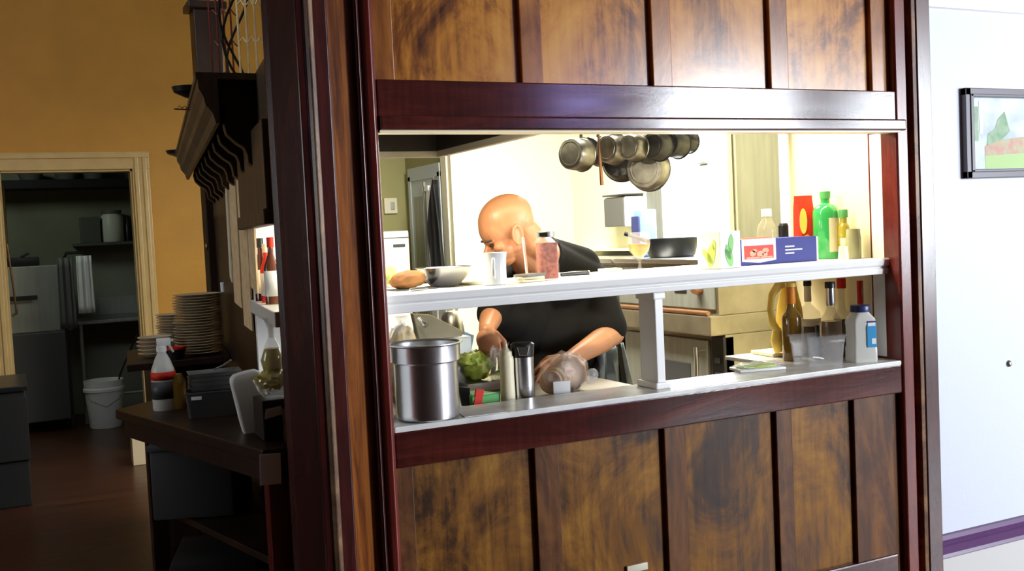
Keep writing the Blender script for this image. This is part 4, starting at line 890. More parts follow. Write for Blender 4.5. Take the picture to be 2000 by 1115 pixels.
for k in range(n): b.faces.new((vs[k][0], vs[k + 1][0], vs[k + 1][1], vs[k][1]))
obj('label', b, 'cream', t)
bottle(1648, HZ, 3.035, 409, 11, 'yellow_oil', 'small yellow oil bottle with green cap right of the green bottle', .22, 'green', .15, .62, labmt='cream', lab=(.1, .42))
b = B(); lathe(b, [(0, 0), (.02, 0), (.016, .05), (0, .05)], 16); o = obj('candle_stub', b, 'cream', loc=(aY(1647, 490, 2.95).x, 2.95, HZ)); tag(o, 'short cream candle stub at the foot of the green bottle', 'candle')
c = Vector((aY(1667, 475, 2.965).x, 2.965, HZ)); s = mpp(c); r = 14.5 * s; H = aY(1668, 447, 2.965).z - HZ
t = thing('glass_jar', 'olive-tinted glass jar at the right end of the shelf', 'jar', c)
b = B(); lathe(b, [(0, 0), (r * .9, 0), (r, .006), (r, H * .72), (r * .95, H * .82), (r * .93, H), (r * .88, H), (r * .9, H * .8), (r * .94, H * .7), (r * .9, .01), (0, .01)], 28); obj('jar_body', b, 'olive_jar', t)
b = B(); lathe(b, [(r * 1.01, H * .68), (r * 1.03, H * .70), (r * 1.01, H * .72)], 28); obj('rim_band', b, 'olive_jar', t)

# ================================================================== LEFT SERVICE PASSAGE
# cornice shelf with scroll brackets on the slanting side wall
ct = 2.135
cn = thing('cornice_shelf', 'old dark wooden cornice shelf with a row of scroll brackets on the side wall', 'shelf', (S(3.3), 3.3, ct))
def cs(y, off, z): return (S(y, off) - S(3.3), y - 3.3, z - ct)
def sweep(b, prof, y0, y1):
    a = [b.verts.new(cs(y0, o_, z)) for o_, z in prof]; c = [b.verts.new(cs(y1, o_, z)) for o_, z in prof]; n = len(prof)
    for i in range(n): b.faces.new((a[i], a[(i + 1) % n], c[(i + 1) % n], c[i]))
    b.faces.new(a[::-1]); b.faces.new(c); return b
yc0, yc1 = 3.26, 6.0
b = B(); sweep(b, [(-.02, ct), (.185, ct), (.185, ct - .02), (-.02, ct - .02)], yc0, yc1); obj('top_board', b, 'greywood', cn, smooth=False)
b = B(); sweep(b, [(.18, ct - .02), (.178, ct - .05), (.165, ct - .075), (.160, ct - .10), (.140, ct - .125), (.132, ct - .155), (.120, ct - .155), (.12, ct - .02)], yc0, yc1); obj('crown_moulding', b, 'greywood', cn, smooth=False)
def bracket(y):
    prof = [(-.0, ct - .02), (.125, ct - .02), (.123, ct - .06), (.108, ct - .095), (.100, ct - .12), (.108, ct - .15), (.100, ct - .185), (.072, ct - .212), (.048, ct - .228), (.040, ct - .25), (.038, ct - .275), (.0, ct - .305)]
    b = B(); a = [b.verts.new(cs(y, o_, z)) for o_, z in prof]; c = [b.verts.new(cs(y + .075, o_, z)) for o_, z in prof]; n = len(prof)
    for i in range(n): b.faces.new((a[i], a[(i + 1) % n], c[(i + 1) % n], c[i]))
    b.faces.new(a[::-1]); b.faces.new(c); obj('scroll_bracket', b, 'darkwood', cn, bevel=.004, smooth=False)
for k in range(9): bracket(3.29 + k * .30)
for (px, py, y, rr_) in ((374, 192, 3.9, .068), (357, 308, 6.0, .09)):
    c = aY(px, py, y)
    b = B(); lathe(b, [(0, 0), (rr_ * .3, .002), (rr_ * .9, .022), (rr_, .04), (rr_ * .9, .035), (rr_ * .3, .012), (0, .01)], 24); o = obj('bracket_dish', b, 'castiron', loc=c)
    tag(o, 'small black dish jutting out high beside the cornice shelf' if y < 5 else 'second black dish jutting out at the far low end of the cornice', 'dish')
    b = B(); tube(b, [(rr_ * .2, 0, .005), (.12, .02, -.0), (.24, .05, -.01)], .006); obj('support_arm', b, 'castiron', o)
c = aY(368, 212, 3.9)
b = B()
for k in range(4): tube(b, [(k * .018 - .02, 0, 0), (k * .018 - .011, 0, .010), (k * .018 - .002, 0, 0)], .0018, 5)
tube(b, [(-.03, 0, -.002), (.16, .03, -.006)], .0025, 6)
o = obj('wire_hook_rail', b, 'copper', loc=c + Vector((-.02, 0, 0))); tag(o, 'thin wire hook rail below the black dish', 'rail')

# scrolled wire racks standing on the cornice
def wire(px, y, mt, label, n=4, hh=.80, wd=.14):
    c = aY(px, 60, y); t = thing('wire_rack', label, 'rack', (c.x, y, ct))
    for k in range(n):
        b = B(); x = (k / (n - 1) - .5) * wd; tube(b, [(x, 0, 0), (x, 0, hh)], .004, 6); obj('upright', b, mt, t)
    for k in range(6):
        b = B(); z = .06 + k * .13; pts = [(-wd / 2 + wd * .2 * i / 2, -.02 - .035 * math.sin(i * math.pi / 10), z + .012 * math.sin(i * 2.0)) for i in range(11)]; tube(b, pts, .003, 6, False); obj('bottle_loop', b, mt, t)
    return t
wire(438, 4.5, 'mahogany_red', 'dark red wire rack, leftmost of the two on the cornice', 5, .9, .12)
wire(490, 3.75, 'ticket', 'pale wire rack, rightmost of the two on the cornice', 4, .8, .09)
b = B()
c = aY(455, 60, 4.1)
for k in range(3):
    pts = [(.05 * math.cos(a + k) + .012 * k, .03 * math.sin(a), .06 + a * .10) for a in [i * .5 for i in range(16)]]; tube(b, pts, .005, 6)
o = obj('wire_scroll', b, 'castiron', loc=(c.x, c.y, ct)); tag(o, 'black twisted iron scroll standing between the two wire racks', 'ornament')
b = B(); box(b, (-.05, -.25, 0), (.05, .25, .02), .004); o = obj('folded_cloth', b, 'ticket', loc=(aY(470, 118, 3.9).x, 3.9, ct + .0)); tag(o, 'pale folded cloth lying on top of the cornice', 'cloth')

# yellowed order papers pinned on the side wall
def strip(pxa, pxb, ya, yb, label, off=.012, mt='ticket'):
    P = [aS(pxa, ya, off), aS(pxb, ya, off), aS(pxb + (yb - ya) * .055, yb + 12, off), aS(pxa + (yb - ya) * .055, yb, off)]
    c = P[0].copy(); b = B(); slab(b, [p - c for p in P], (.006, -.001, 0)); o = obj('order_paper', b, mt, loc=c, smooth=False); tag(o, label, 'paper', 'order papers on the side wall'); return o
strip(444, 458, 335, 590, 'long yellowed paper strip, leftmost on the side wall')
strip(460, 476, 330, 635, 'long yellowed paper strip hanging lowest on the side wall', .014)
strip(477, 490, 335, 560, 'yellowed paper strip beside the bottle opening', .016)
strip(438, 442, 350, 540, 'narrow pale paper edge at the far end of the side wall', .010, 'cream')

# bottles in the side opening
def sbottle(px, Y, mt, h, r, label, capmt, labmt):
    c = aY(px, 550, Y); t = thing('sauce_bottle', label, 'bottle', (c.x, Y, 1.4005))
    b = B(); lathe(b, [(0, 0), (r, 0), (r, h * .55), (r * .4, h * .75), (r * .36, h * .9), (0, h * .9)], 20); obj('glass_body', b, mt, t)
    b = B(); lathe(b, [(r * .45, h * .85), (r * .45, h), (0, h)], 16); obj('cap', b, capmt, t)
    b = B(); lathe(b, [(r * 1.02, h * .12), (r * 1.02, h * .5)], 20); o = obj('label', b, labmt, t); o.modifiers.new('thickness', 'SOLIDIFY').thickness = .001
sbottle(512, 3.62, 'darkred_liquid', .22, .026, 'dark bottle with white label, left one in the side opening', 'black', 'paper')
sbottle(522, 3.50, 'red', .20, .022, 'red sauce bottle with cream cap in the side opening', 'cream', 'paper')
sbottle(532, 3.38, 'brown_liquid', .22, .026, 'bottle with red top and wide white label, right one in the side opening', 'red', 'white_plastic')

# service counter with plates
CZc = 1.05
cc = thing('service_counter', 'dark wooden service counter carrying the stacked plates', 'counter', (.72, 5.65, 0))
b = B(); prism(b, [(-.27, -.42), (S(5.2) - .72 - .002, -.42), (S(5.98) - .72 - .002, .33), (-.20, .33)], CZc - .035, CZc); obj('countertop', b, 'darkwood', cc, bevel=.004, smooth=False)
b = B(); box(b, (-.12, -.30, 0), (.18, .30, CZc - .036)); obj('cabinet_body', b, 'darkwood', cc, smooth=False)
for k in range(2):
    b = B(); box(b, (-.10 + k * .14, -.312, .1), (.03 + k * .14, -.30, CZc - .10), .003); obj('cabinet_door', b, 'greywood' if 0 else 'darkwood', cc, smooth=False)
def plates(px, Y, n, rr_, dz, z0, gl, lab, jit=.004):
    c0 = aY(px, 650, Y)
    me = None
    for k in range(n):
        if me is None:
            b = B(); lathe(b, [(0, 0), (rr_ * .55, 0), (rr_ * .6, .003), (rr_ * .95, dz * .9), (rr_, dz * 1.1), (rr_ * .98, dz * 1.2), (rr_ * .6, .008), (0, .007)], 36); o = obj('dinner_plate', b, 'plate'); me = o
        else:
            o = me.copy(); COL.objects.link(o)
        o.location = (c0.x + random.uniform(-jit, jit), Y + random.uniform(-jit, jit), z0 + k * dz)
        if k == n - 1: tag(o, lab[0], 'plate', gl)
        elif k == 0: tag(o, lab[1], 'plate', gl)
        else: tag(o, lab[2], 'plate', gl)
plates(388, 5.42, 22, .122, .0140, CZc + .001, 'cream plates in the tall stack', ('topmost cream plate of the tall stack on the service counter', 'lowest cream plate of the tall stack on the service counter', 'cream plate inside the tall stack on the service counter'))
plates(338, 5.72, 14, .085, .014, CZc + .001, 'small plates behind the tall stack', ('topmost small plate of the stack half hidden behind the tall stack', 'lowest small plate of the half hidden stack', 'small plate inside the stack half hidden behind the tall stack'))
plates(300, 5.50, 5, .085, .020, CZc + .001, 'low stack of bowls by the door trim', ('topmost shallow bowl of the low stack nearest the door trim', 'lowest shallow bowl of the low stack nearest the door trim', 'shallow bowl inside the low stack nearest the door trim'))
c = aY(340, 665, 5.40)
b = B(); lathe(b, [(0, 0), (.04, 0), (.055, .055), (.053, .055), (.038, .006), (0, .006)], 24); o = obj('red_rimmed_bowl', b, 'black', loc=(aY(340, 665, 5.28).x, 5.28, CZc + .001)); tag(o, 'dark bowl with red edge between the plate stacks', 'bowl')
b = B(); lathe(b, [(.055, .050), (.0565, .062), (.053, .062), (.052, .050)], 24); obj('bowl_rim', b, 'red', o)
b = B(); tube(b, [(0, 0, 0), (.0, 0, .05)], .012, 12); o = obj('small_shaker', b, 'paper', loc=(aY(436, 575, 5.42).x, 5.42, aY(436, 590, 5.42).z)); tag(o, 'tiny pale cup on top of the tall plate stack', 'cup'); o.location.z = CZc + .001 + 22 * .014 + .002

# wedge-shaped desk
DZ = 1.0
A_ = aZ(225, 800, DZ)
dk = thing('service_desk', 'dark wooden desk with slanting front edge left of the corner post', 'desk', (.55, 3.6, 0))
poly = [(A_.x, A_.y), (.61, 2.985), (S(2.985) - .003, 2.985), (S(4.45) - .003, 4.45), (A_.x + .12, A_.y + .12)]
b = B(); prism(b, [(x - .55, y - 3.6) for x, y in poly], DZ - .035, DZ); obj('desktop', b, 'darkwood', dk, bevel=.004, smooth=False)
pi_ = [(A_.x + .03, A_.y - .02), (.635, 3.0), (S(3.0) - .02, 3.0), (S(4.4) - .03, 4.4), (A_.x + .13, A_.y + .07)]
b = B(); prism(b, [(x - .55, y - 3.6) for x, y in [(A_.x + .025, A_.y - .03), (.632, 2.99), (.650, 2.99), (A_.x + .045, A_.y - .03)]], DZ - .10, DZ - .036); obj('front_rail', b, 'darkwood', dk, smooth=False)
lp = aY(303, 900, A_.y - .02)
b = B(); box(b, (lp.x - .03 - .55, A_.y - .06 - 3.6, 0), (lp.x + .03 - .55, A_.y + .02 - 3.6, DZ - .036), .004); obj('leg', b, 'darkwood', dk, smooth=False)
lp2 = aY(548, 1000, 3.06)
b = B(); box(b, (lp2.x - .035 - .55, 3.04 - 3.6, 0), (lp2.x + .035 - .55, 3.11 - 3.6, DZ - .036), .004); obj('leg', b, 'mahogany_red', dk, smooth=False)
b = B(); box(b, (lp2.x - .05 - .55, 3.02 - 3.6, .33), (lp2.x + .05 - .55, 3.12 - 3.6, .36), .006); obj('leg_block', b, 'mahogany_red', dk, smooth=False)
sa = aZ(325, 985, .62); sb_ = aZ(525, 985, .62)
b = B(); prism(b, [(x - .55, y - 3.6) for x, y in [(lp.x, A_.y - .04), (lp2.x, 3.10), (S(3.1) - .01, 3.12), (S(4.3) - .01, 4.3), (lp.x + .1, 4.3)]], .60, .625); obj('lower_shelf', b, 'darkwood', dk, bevel=.003, smooth=False)
ps = aY(528, 916, 2.972); b = B(); box(b, (-.030, -.003, -.045), (.030, 0, .045)); o = obj('paper_notice', b, 'paper', loc=(ps.x, 2.972, ps.z), smooth=False, rot=(0, R(2), R(-6))); tag(o, 'small white paper notice taped under the desk edge', 'notice')
b = B(); lathe(b, [(.012, -.0042), (.014, -.0035), (.012, -.0035)], 20, Matrix.Rotation(math.pi / 2, 4, 'X') @ Matrix.Translation((0, 0, 0))); obj('round_print', b, 'greytray', o)

# spray bottle
c = aZ(323, 800, DZ); c.z = DZ + .001; s = mpp(c)
t = thing('spray_bottle', 'clear spray bottle with red band and white trigger head', 'bottle', c)
H = 142 * s; r = 23 * s
b = B(); lathe(b, [(0, 0), (r * .95, 0), (r, .006), (r, H * .48), (r * .93, H * .56), (r * .62, H * .70), (r * .36, H * .78), (r * .34, H * .83), (0, H * .83)], 28); obj('bottle_body', b, 'pet_jar', t)
b = B(); lathe(b, [(r * 1.02, H * .42), (r * 1.02, H * .53)], 28); o = obj('red_band', b, 'red', t); o.modifiers.new('thickness', 'SOLIDIFY').thickness = .001
b = B(); lathe(b, [(r * 1.02, H * .16), (r * 1.02, H * .40)], 28); o = obj('blue_label', b, 'darkgrey', t); o.modifiers.new('thickness', 'SOLIDIFY').thickness = .001
b = B(); lathe(b, [(r * .42, H * .80), (r * .42, H * .87), (r * .3, H * .89), (0, H * .89)], 20); box(b, (-r * .35, -r * .35, H * .88), (r * .75, r * .35, H * .985), .005); box(b, (r * .7, -.006, H * .93), (r * 1.0, .006, H * .965), .002); obj('trigger_head', b, 'white_plastic', t)
b = B(); tube(b, [(r * .55, 0, H * .90), (r * .75, 0, H * .84), (r * .95, 0, H * .78)], [.006, .005, .004], 8); obj('trigger', b, 'white_plastic', t)
# amber plastic behind it and grey cutlery box
c = aZ(352, 800, DZ)
b = B(); lathe(b, [(0, 0), (.03, 0), (.032, .10), (.018, .13), (0, .13)], 20); o = obj('cooking_wine_bottle', b, 'amber', loc=(c.x + .0, c.y + .03, DZ + .001)); tag(o, 'squat amber bottle just right of the spray bottle', 'bottle')
c = aZ(412, 815, DZ)
t = thing('cutlery_box', 'dark grey plastic cutlery box with a small white label', 'box', (c.x + .02, c.y + .05, DZ + .001), rotz=R(-8))
b = B(); loft(b, [rrect(.085, .055, .012, 0), rrect(.095, .062, .012, .085), rrect(.098, .065, .012, .087), rrect(.098, .065, .012, .092), rrect(.090, .057, .012, .092), rrect(.083, .05, .012, .01)], True, True); obj('box_body', b, 'darkgrey', t)
b = B(); box(b, (-.075, -.0625, .066), (-.04, -.0585, .078), .001); obj('label', b, 'paper', t, smooth=False)
for k in range(4):
    b = B(); loft(b, [rrect(.08, .05, .01, 0), rrect(.09, .06, .01, .012), rrect(.092, .062, .01, .014), rrect(.088, .058, .01, .014), rrect(.078, .048, .01, .003)], True, True)
    o = obj('grey_tray', b, 'greytray', loc=(c.x + .03, c.y + .06, DZ + .094 + k * .016), rot=(0, 0, R(-8 + k))); tag(o, ['lowest grey tray stacked on the cutlery box', 'second grey tray up on the cutlery box', 'third grey tray up on the cutlery box', 'topmost grey tray on the cutlery box'][k], 'tray', 'grey trays on the cutlery box')
b = B(); tube(b, [(0, 0, 0), (.03, -.01, .012), (.06, -.01, .03)], .003); o = obj('spoon', b, 'steel', loc=(c.x + .03, c.y + .05, DZ + .162)); tag(o, 'small shiny spoon lying on the grey trays', 'spoon')
# white paper towel stack
c = aZ(487, 846, DZ)
t = thing('paper_towel_stack', 'upright stack of folded white paper towels at the desk edge', 'paper towels', (c.x + .035, c.y + .03, DZ + .001), rotz=R(-6))
b = B(); loft(b, [rrect(.048, .034, .008, 0), rrect(.050, .036, .010, .04), rrect(.050, .036, .010, .170), rrect(.047, .034, .012, .184), rrect(.036, .030, .012, .193), rrect(.016, .02, .008, .196)], True, True); obj('towels', b, 'paper', t, rot=(0, R(-10), 0))
b = B(); box(b, (.042, -.02, .05), (.052, .04, .15), .004); obj('loose_sheet', b, 'lightblue' if 0 else 'paper', t, rot=(0, R(-9), 0))
# black box with glass bowl and oil cruet
c = Vector((aY(546, 800, 3.14).x - .005, 3.17, DZ + .001))
b = B(); box(b, (-.055, -.07, 0), (.055, .07, .125), .006); o = obj('black_box', b, 'black', loc=c, smooth=False); tag(o, 'black box between paper towels and corner post', 'box')
b = B(); slab(b, [(-.05, -.071, .07), (.01, -.071, .08), (.0, -.071, .105), (-.045, -.071, .10)], (0, -.001, 0)); obj('box_label', b, 'paper', o, smooth=False)
gz = DZ + .127; c = Vector((aY(533, 745, 3.16).x - .0, 3.16, gz)); s = mpp(c)
t = thing('glass_bowl', 'scalloped glass bowl of oil packets on the black box', 'bowl', c)
r = 37 * s; b = B(); lathe(b, [(0, 0), (r * .5, 0), (r * .8, .02), (r, .05), (r * 1.02, .055), (r * .96, .052), (r * .74, .022), (0, .008)], 32)
for v in b.verts:
    a = math.atan2(v.co.y, v.co.x); k = 1 + .05 * math.sin(10 * a) * (v.co.z / .05); v.co.x *= k; v.co.y *= k
obj('bowl_body', b, 'clear_tint', t)
b = B(); ell(b, (0, 0, .055), r * .8, r * .8, .03, None, 20, .5, 34); obj('oil_packets', b, 'yellow_oil', t)
c = Vector((c.x + .003, 3.16, gz + .082)); zt = aY(529, 620, 3.16).z - c.z
t = thing('oil_cruet', 'small glass oil cruet with flared neck above the glass bowl', 'cruet', c)
b = B(); r = 24 * s; lathe(b, [(0, 0), (r * .8, 0), (r, zt * .2), (r * .6, zt * .48), (r * .26, zt * .62), (r * .26, zt * .8), (r * .55, zt * .97), (r * .62, zt), (r * .5, zt * .97), (r * .2, zt * .8), (r * .2, zt * .62)], 28); obj('cruet_body', b, 'clear_tint', t)
b = B(); lathe(b, [(0, .003), (r * .78, .003), (r * .93, zt * .2), (r * .6, zt * .42), (0, zt * .42)], 24); obj('oil', b, 'yellow_oil', t)
# storage bins under the desk
b = B(); box(b, (-.20, -.18, 0), (.20, .18, .27), .012); box(b, (-.21, -.19, .25), (.21, .19, .275), .006); c = Vector((.63, 3.95, .626)); o = obj('storage_bin', b, 'darkgrey', loc=(.585, 3.95, .627), rot=(0, 0, R(-22))); o.scale = (.72, 1, 1); tag(o, 'dark grey plastic bin on the lower desk shelf', 'bin')
b = B(); box(b, (-.16, -.2, 0), (.16, .2, .48), .02); o = obj('floor_bin', b, 'black_matte', loc=(.62, 3.9, .002), rot=(0, 0, R(-15))); tag(o, 'large black bin on the floor under the desk', 'bin')
c = aZ(274, 880, 0)
b = B(); box(b, (-.12, -.12, 0), (.12, .12, .22), .006); o = obj('cardboard_box', b, 'plate', loc=(aY(276, 860, 8.1).x, 8.1, .001), smooth=False); tag(o, 'pale box on the floor near the doorway, seen above the desk edge', 'box')
o.scale = (.6, .6, .9)

# dark sink unit at the far left
t = thing('sink_unit', 'black cabinet with steel sink rim at the far left', 'sink', (-.62, 7.55, 0))
b = B(); box(b, (-.7, -.35, .0), (.62, .35, .74), .01); obj('cabinet', b, 'black_matte', t, smooth=False)
b = B(); box(b, (-.72, -.37, .74), (.64, .37, .775), .006); obj('worktop', b, 'black', t, smooth=False)
b = B(); box(b, (.30, -.37, .3), (.63, -.352, .70), .004); obj('door', b, 'black_matte', t, smooth=False)
b = B(); tube(b, [(.30, -.33, .775), (.30, -.33, .83), (.36, -.33, .85), (.44, -.33, .84), (.46, -.33, .79)], .010); tube(b, [(.46, -.2, .775), (.46, -.2, .85)], .008); obj('tap', b, 'steel', t)

# dim back room: shelf with jars, dish machine, counter, bucket
b = B(); box(b, (.52, 10.72, 1.66), (1.44, 10.99, 1.69), .003); o = obj('wall_shelf', b, 'greytray', smooth=False); tag(o, 'pale wall shelf with jars in the dim back room', 'shelf')
b = B(); lathe(b, [(0, 0), (.10, 0), (.105, .01), (.105, .24), (.085, .27), (.085, .30), (0, .30)], 28); c = aY(219, 440, 10.85); o = obj('storage_jar', b, 'white_plastic', loc=(c.x, 10.85, 1.691)); tag(o, 'big white storage jar on the back room shelf', 'jar')
b = B(); lathe(b, [(.09, .275), (.095, .28), (.095, .31), (0, .31)], 24); obj('jar_lid', b, 'greytray', o)
b = B(); box(b, (-.09, -.08, 0), (.09, .08, .25), .006); c = aY(176, 450, 10.85); o = obj('food_carton', b, 'greytray', loc=(c.x, 10.85, 1.691), smooth=False); tag(o, 'grey carton left of the white storage jar', 'carton')
for k, (px, h) in enumerate(((250, .24), (266, .3))):
    b = B(); lathe(b, [(0, 0), (.035, 0), (.035, h * .6), (.012, h * .8), (.012, h), (0, h)], 16); c = aY(px, 450, 10.85); o = obj('dark_bottle', b, 'black', loc=(c.x, 10.85, 1.691)); tag(o, ['dark bottle just right of the white storage jar', 'taller dark bottle touching the door trim on the back shelf'][k], 'bottle')
b = B(); box(b, (-.4, 10.6, 2.22), (1.44, 10.99, 2.30), .004); o = obj('high_shelf', b, 'black_matte', smooth=False); tag(o, 'black high shelf across the top of the back room', 'shelf')
for k, px in enumerate((60, 130, 185)):
    c = aY(px, 345, 10.8); b = B(); lathe(b, [(0, 0), (.09, 0), (.12, .10), (.11, .10), (.085, .01), (0, .01)], 24); o = obj('stored_bowl', b, 'greytray', loc=(c.x, 10.8, 2.301)); tag(o, ['leftmost grey bowl on the black high shelf', 'middle grey bowl on the black high shelf', 'rightmost grey bowl on the black high shelf'][k], 'bowl', 'bowls on the high shelf')
    o.scale = (1, 1, .9 + .2 * k)
t = thing('dish_counter', 'steel dish counter on pipe legs in the back room', 'counter', (.75, 10.6, 0))
b = B(); box(b, (-.27, -.32, .93), (.69, .39, .965), .006); box(b, (-.27, .37, .965), (.69, .39, 1.14), .004); obj('countertop', b, 'steel_dull', t, smooth=False)
for sx in (-.24, .62):
    b = B(); tube(b, [(sx, -.28, 0), (sx, -.28, .93)], .02, 10); obj('leg', b, 'steel_dull', t)
b = B(); tube(b, [(-.24, -.28, .25), (.62, -.28, .25)], .014, 8); obj('cross_bar', b, 'steel_dull', t)
t = thing('dish_machine', 'boxy steel dishwashing machine behind the doorway', 'dishwasher', (.02, 10.35, 0))
b = B(); box(b, (-.30, -.20, .9), (.42, .30, 1.50), .01); obj('wash_hood', b, 'steel_dull', t, smooth=False)
b = B(); box(b, (-.28, -.28, .10), (.36, .28, .9), .01); obj('machine_body', b, 'darkgrey', t, smooth=False)
b = B(); box(b, (-.10, -.315, 1.20), (.14, -.30, 1.24), .004); obj('handle', b, 'black', t, smooth=False)
for sx in (-.22, .30):
    b = B(); tube(b, [(sx, 0, 0), (sx, 0, .1)], .02); obj('foot', b, 'black', t)
b = B(); tube(b, [(.02, 0, 1.50), (.03, 0, 1.58), (.10, 0, 1.62)], .012); box(b, (-.2, -.1, 1.501), (.18, .1, 1.58), .01); obj('top_motor', b, 'black', t)
# towels hanging from a bent pipe
t = thing('towel_rail', 'curved pipe rail holding grey and white cloths in the back room', 'rail', (.50, 10.07, 0))
b = B(); tube(b, [(-.12, 0, 0), (-.12, 0, 1.52), (-.08, 0, 1.60), (.06, 0, 1.60), (.10, 0, 1.50), (.11, 0, 1.3)], .014, 10); obj('pipe', b, 'black', t)
for k, (x, w_, z0, z1, mt_, lb) in enumerate(((.40, .13, .92, 1.56, 'greytray', 'grey striped cloth hanging left on the curved pipe'), (.56, .13, 1.05, 1.57, 'paper', 'white cloth hanging right on the curved pipe'))):
    b = B(); n = 10; rows = []
    for i in range(8):
        z = z1 + (z0 - z1) * i / 7; rows.append([b.verts.new((x + (j / n - .5) * w_ * (1 + .1 * i / 7), 10.035 + .012 * math.sin(j * 1.7) , z)) for j in range(n + 1)])
    for a_, c_ in zip(rows, rows[1:]):
        for j in range(n): b.faces.new((a_[j], a_[j + 1], c_[j + 1], c_[j]))
    o = obj('hanging_cloth', b, mt_); o.modifiers.new('thickness', 'SOLIDIFY').thickness = .01; tag(o, lb, 'cloth')
# spray hose
P = [aY(*p, 9.9) for p in ((14, 478), (20, 520), (26, 560), (32, 605))]
b = B(); tube(b, [Vector((P[0].x, P[0].y + .72, 2.26)), P[0] + Vector((0, .3, .25)), *P], .009, 8); tube(b, [P[3], P[3] + Vector((.0, 0, -.03)), P[3] + Vector((-.04, 0, -.05))], .012); o = obj('spray_hose', b, 'copper'); tag(o, 'thin pinkish rinse hose hanging beside the door jamb', 'hose')
# bucket
t = thing('bucket', 'white plastic bucket on the back room floor', 'bucket', (.655, 10.02, .001))
b = B(); lathe(b, [(0, 0), (.135, 0), (.14, .01), (.165, .33), (.178, .335), (.178, .36), (.168, .37), (.172, .43), (.165, .43), (.155, .34), (.13, .02), (0, .02)], 36); obj('bucket_body', b, 'white_plastic', t)
b = B(); tube(b, [(-.172, 0, .37), (-.12, -.12, .26), (0, -.17, .20), (.12, -.12, .26), (.172, 0, .37)], .003, 6); obj('wire_handle', b, 'steel', t)
b = B(); tube(b, [(.05, .02, .02), (.14, -.05, .45), (.30, -.12, .80)], .008); o = obj('mop_handle', b, 'black', loc=(.655, 10.02, .02)); tag(o, 'thin dark stick leaning out of the white bucket', 'stick')

# ================================================================== RIGHT WALL
a = aY(1880, 172, 2.92); c = aY(1882, 349, 2.92)
fw, fh = 1.0, a.z - c.z
t = thing('picture', 'framed pale landscape print on the white right wall', 'picture', (a.x, 2.93, c.z))
b = B()
for lo, hi in (((0, -.025, 0), (.03, 0, fh)), ((fw - .03, -.025, 0), (fw, 0, fh)), ((.0, -.025, 0), (fw, 0, .03)), ((.0, -.025, fh - .03), (fw, 0, fh))): box(b, lo, hi, .003)
for lo, hi in (((.024, -.030, .024), (.040, -.004, fh - .024)), ((.024, -.030, .024), (fw - .024, -.004, .036)), ((.024, -.030, fh - .036), (fw - .024, -.004, fh - .024))): box(b, lo, hi, .003)
obj('frame', b, 'frame_wood', t, smooth=False)
b = B(); box(b, (.02, -.010, .02), (fw - .02, -.004, fh - .02)); pr = obj('print', b, 'art_sky', t, smooth=False)
z_ = fh
def art(poly, mt, d): 
    b = B(); slab(b, [(x, -.010 - d, z) for x, z in poly], (0, -.0004, 0)); obj('print_patch', b, mt, pr, smooth=False)
art([(.12, .038), (.4, .038), (.4, .10), (.12, .09)], 'art_grass', .0002)
art([(.12, .09), (.38, .10), (.4, .17), (.2, .155), (.12, .13)], 'art_pink', .0004)
art([(.13, .13), (.22, .155), (.27, .19), (.24, .27), (.2, .24), (.18, .2), (.14, .18)], 'art_green', .0006)
art([(.09, .18), (.11, .18), (.11, .31), (.09, .31)], 'paper', .0006); art([(.05, .15), (.085, .15), (.085, .29), (.05, .29)], 'art_green', .0002)
c = aY(1970, 710, 2.93); b = B(); lathe(b, [(0, .012), (.008, .010), (.014, .004), (.015, 0), (0, 0)], 20, Matrix.Rotation(math.pi / 2, 4, 'X')); o = obj('door_stop', b, 'steel_brushed', loc=(c.x, 2.93, c.z)); tag(o, 'small round metal knob on the white right wall', 'knob')

# ================================================================== THE COOK
# unioned closed shapes are voxel-remeshed into one continuous surface
def cap(b, p0, p1, r0, r1, n=5, squash=None):
    p0 = Vector(p0); p1 = Vector(p1); d = (p1 - p0); L_ = d.length; q = d.to_track_quat('Z', 'Y').to_matrix().to_4x4(); q.translation = p0
    prof = [(0, -r0)] + [(r0 * math.cos(a), r0 * math.sin(a)) for a in [R(-90 + 90 * k / n) for k in range(1, n + 1)]] + [(r1 * math.cos(a), L_ + r1 * math.sin(a)) for a in [R(90 * k / n) for k in range(0, n)]] + [(0, L_ + r1)]
    if squash: q = q @ Matrix.Diagonal((squash[0], squash[1], 1, 1))
    return lathe(b, prof, 20, q)
def chain(b, pts, rs, squash=None):
    for (p, q), (r0, r1) in zip(zip(pts, pts[1:]), zip(rs, rs[1:])): cap(b, p, q, r0, r1, squash=squash)
def remesh(o, v, sm=4, fac=.5):
    md = o.modifiers.new('remesh', 'REMESH'); md.mode = 'VOXEL'; md.voxel_size = v; md.use_smooth_shade = True
    s_ = o.modifiers.new('smooth', 'SMOOTH'); s_.factor = fac; s_.iterations = sm
HC = aY(985, 437, 3.47)                       # middle of the skull
pit = R(24); hd_ = Vector((-.985, .17, 0)).normalized()
F = (hd_ * math.cos(pit) - Vector((0, 0, 1)) * math.sin(pit)); U = (hd_ * math.sin(pit) + Vector((0, 0, 1)) * math.cos(pit)); Lf = U.cross(F)     # Lf = towards the person's left
if Lf.dot(Vector((0, -1, 0))) < 0: Lf = -Lf      # the side of the head we see
Hrot = Matrix((F, F.cross(U) * -1, U)).transposed()
def H(f, u, l=0.0): return HC + F * f + U * u + Lf * l
ROOT = Vector((1.92, 3.95, 0.012))
man = thing('person', 'bald cook in a black short-sleeved shirt bending over the prep table', 'person', ROOT)
b = B()
def E_(c, a, bb, cc, n=24, rx=None):
    rot = Matrix((F, Lf, U)).transposed()
    if rx is not None: rot = rot @ rx
    ell(b, c, a, bb, cc, rot, n)
k = 1.06
E_(H(-.012, .012), .103 * k, .079 * k, .088 * k, 32)             # cranium
E_(H(.038, -.005), .062 * k, .066 * k, .070 * k)                 # forehead
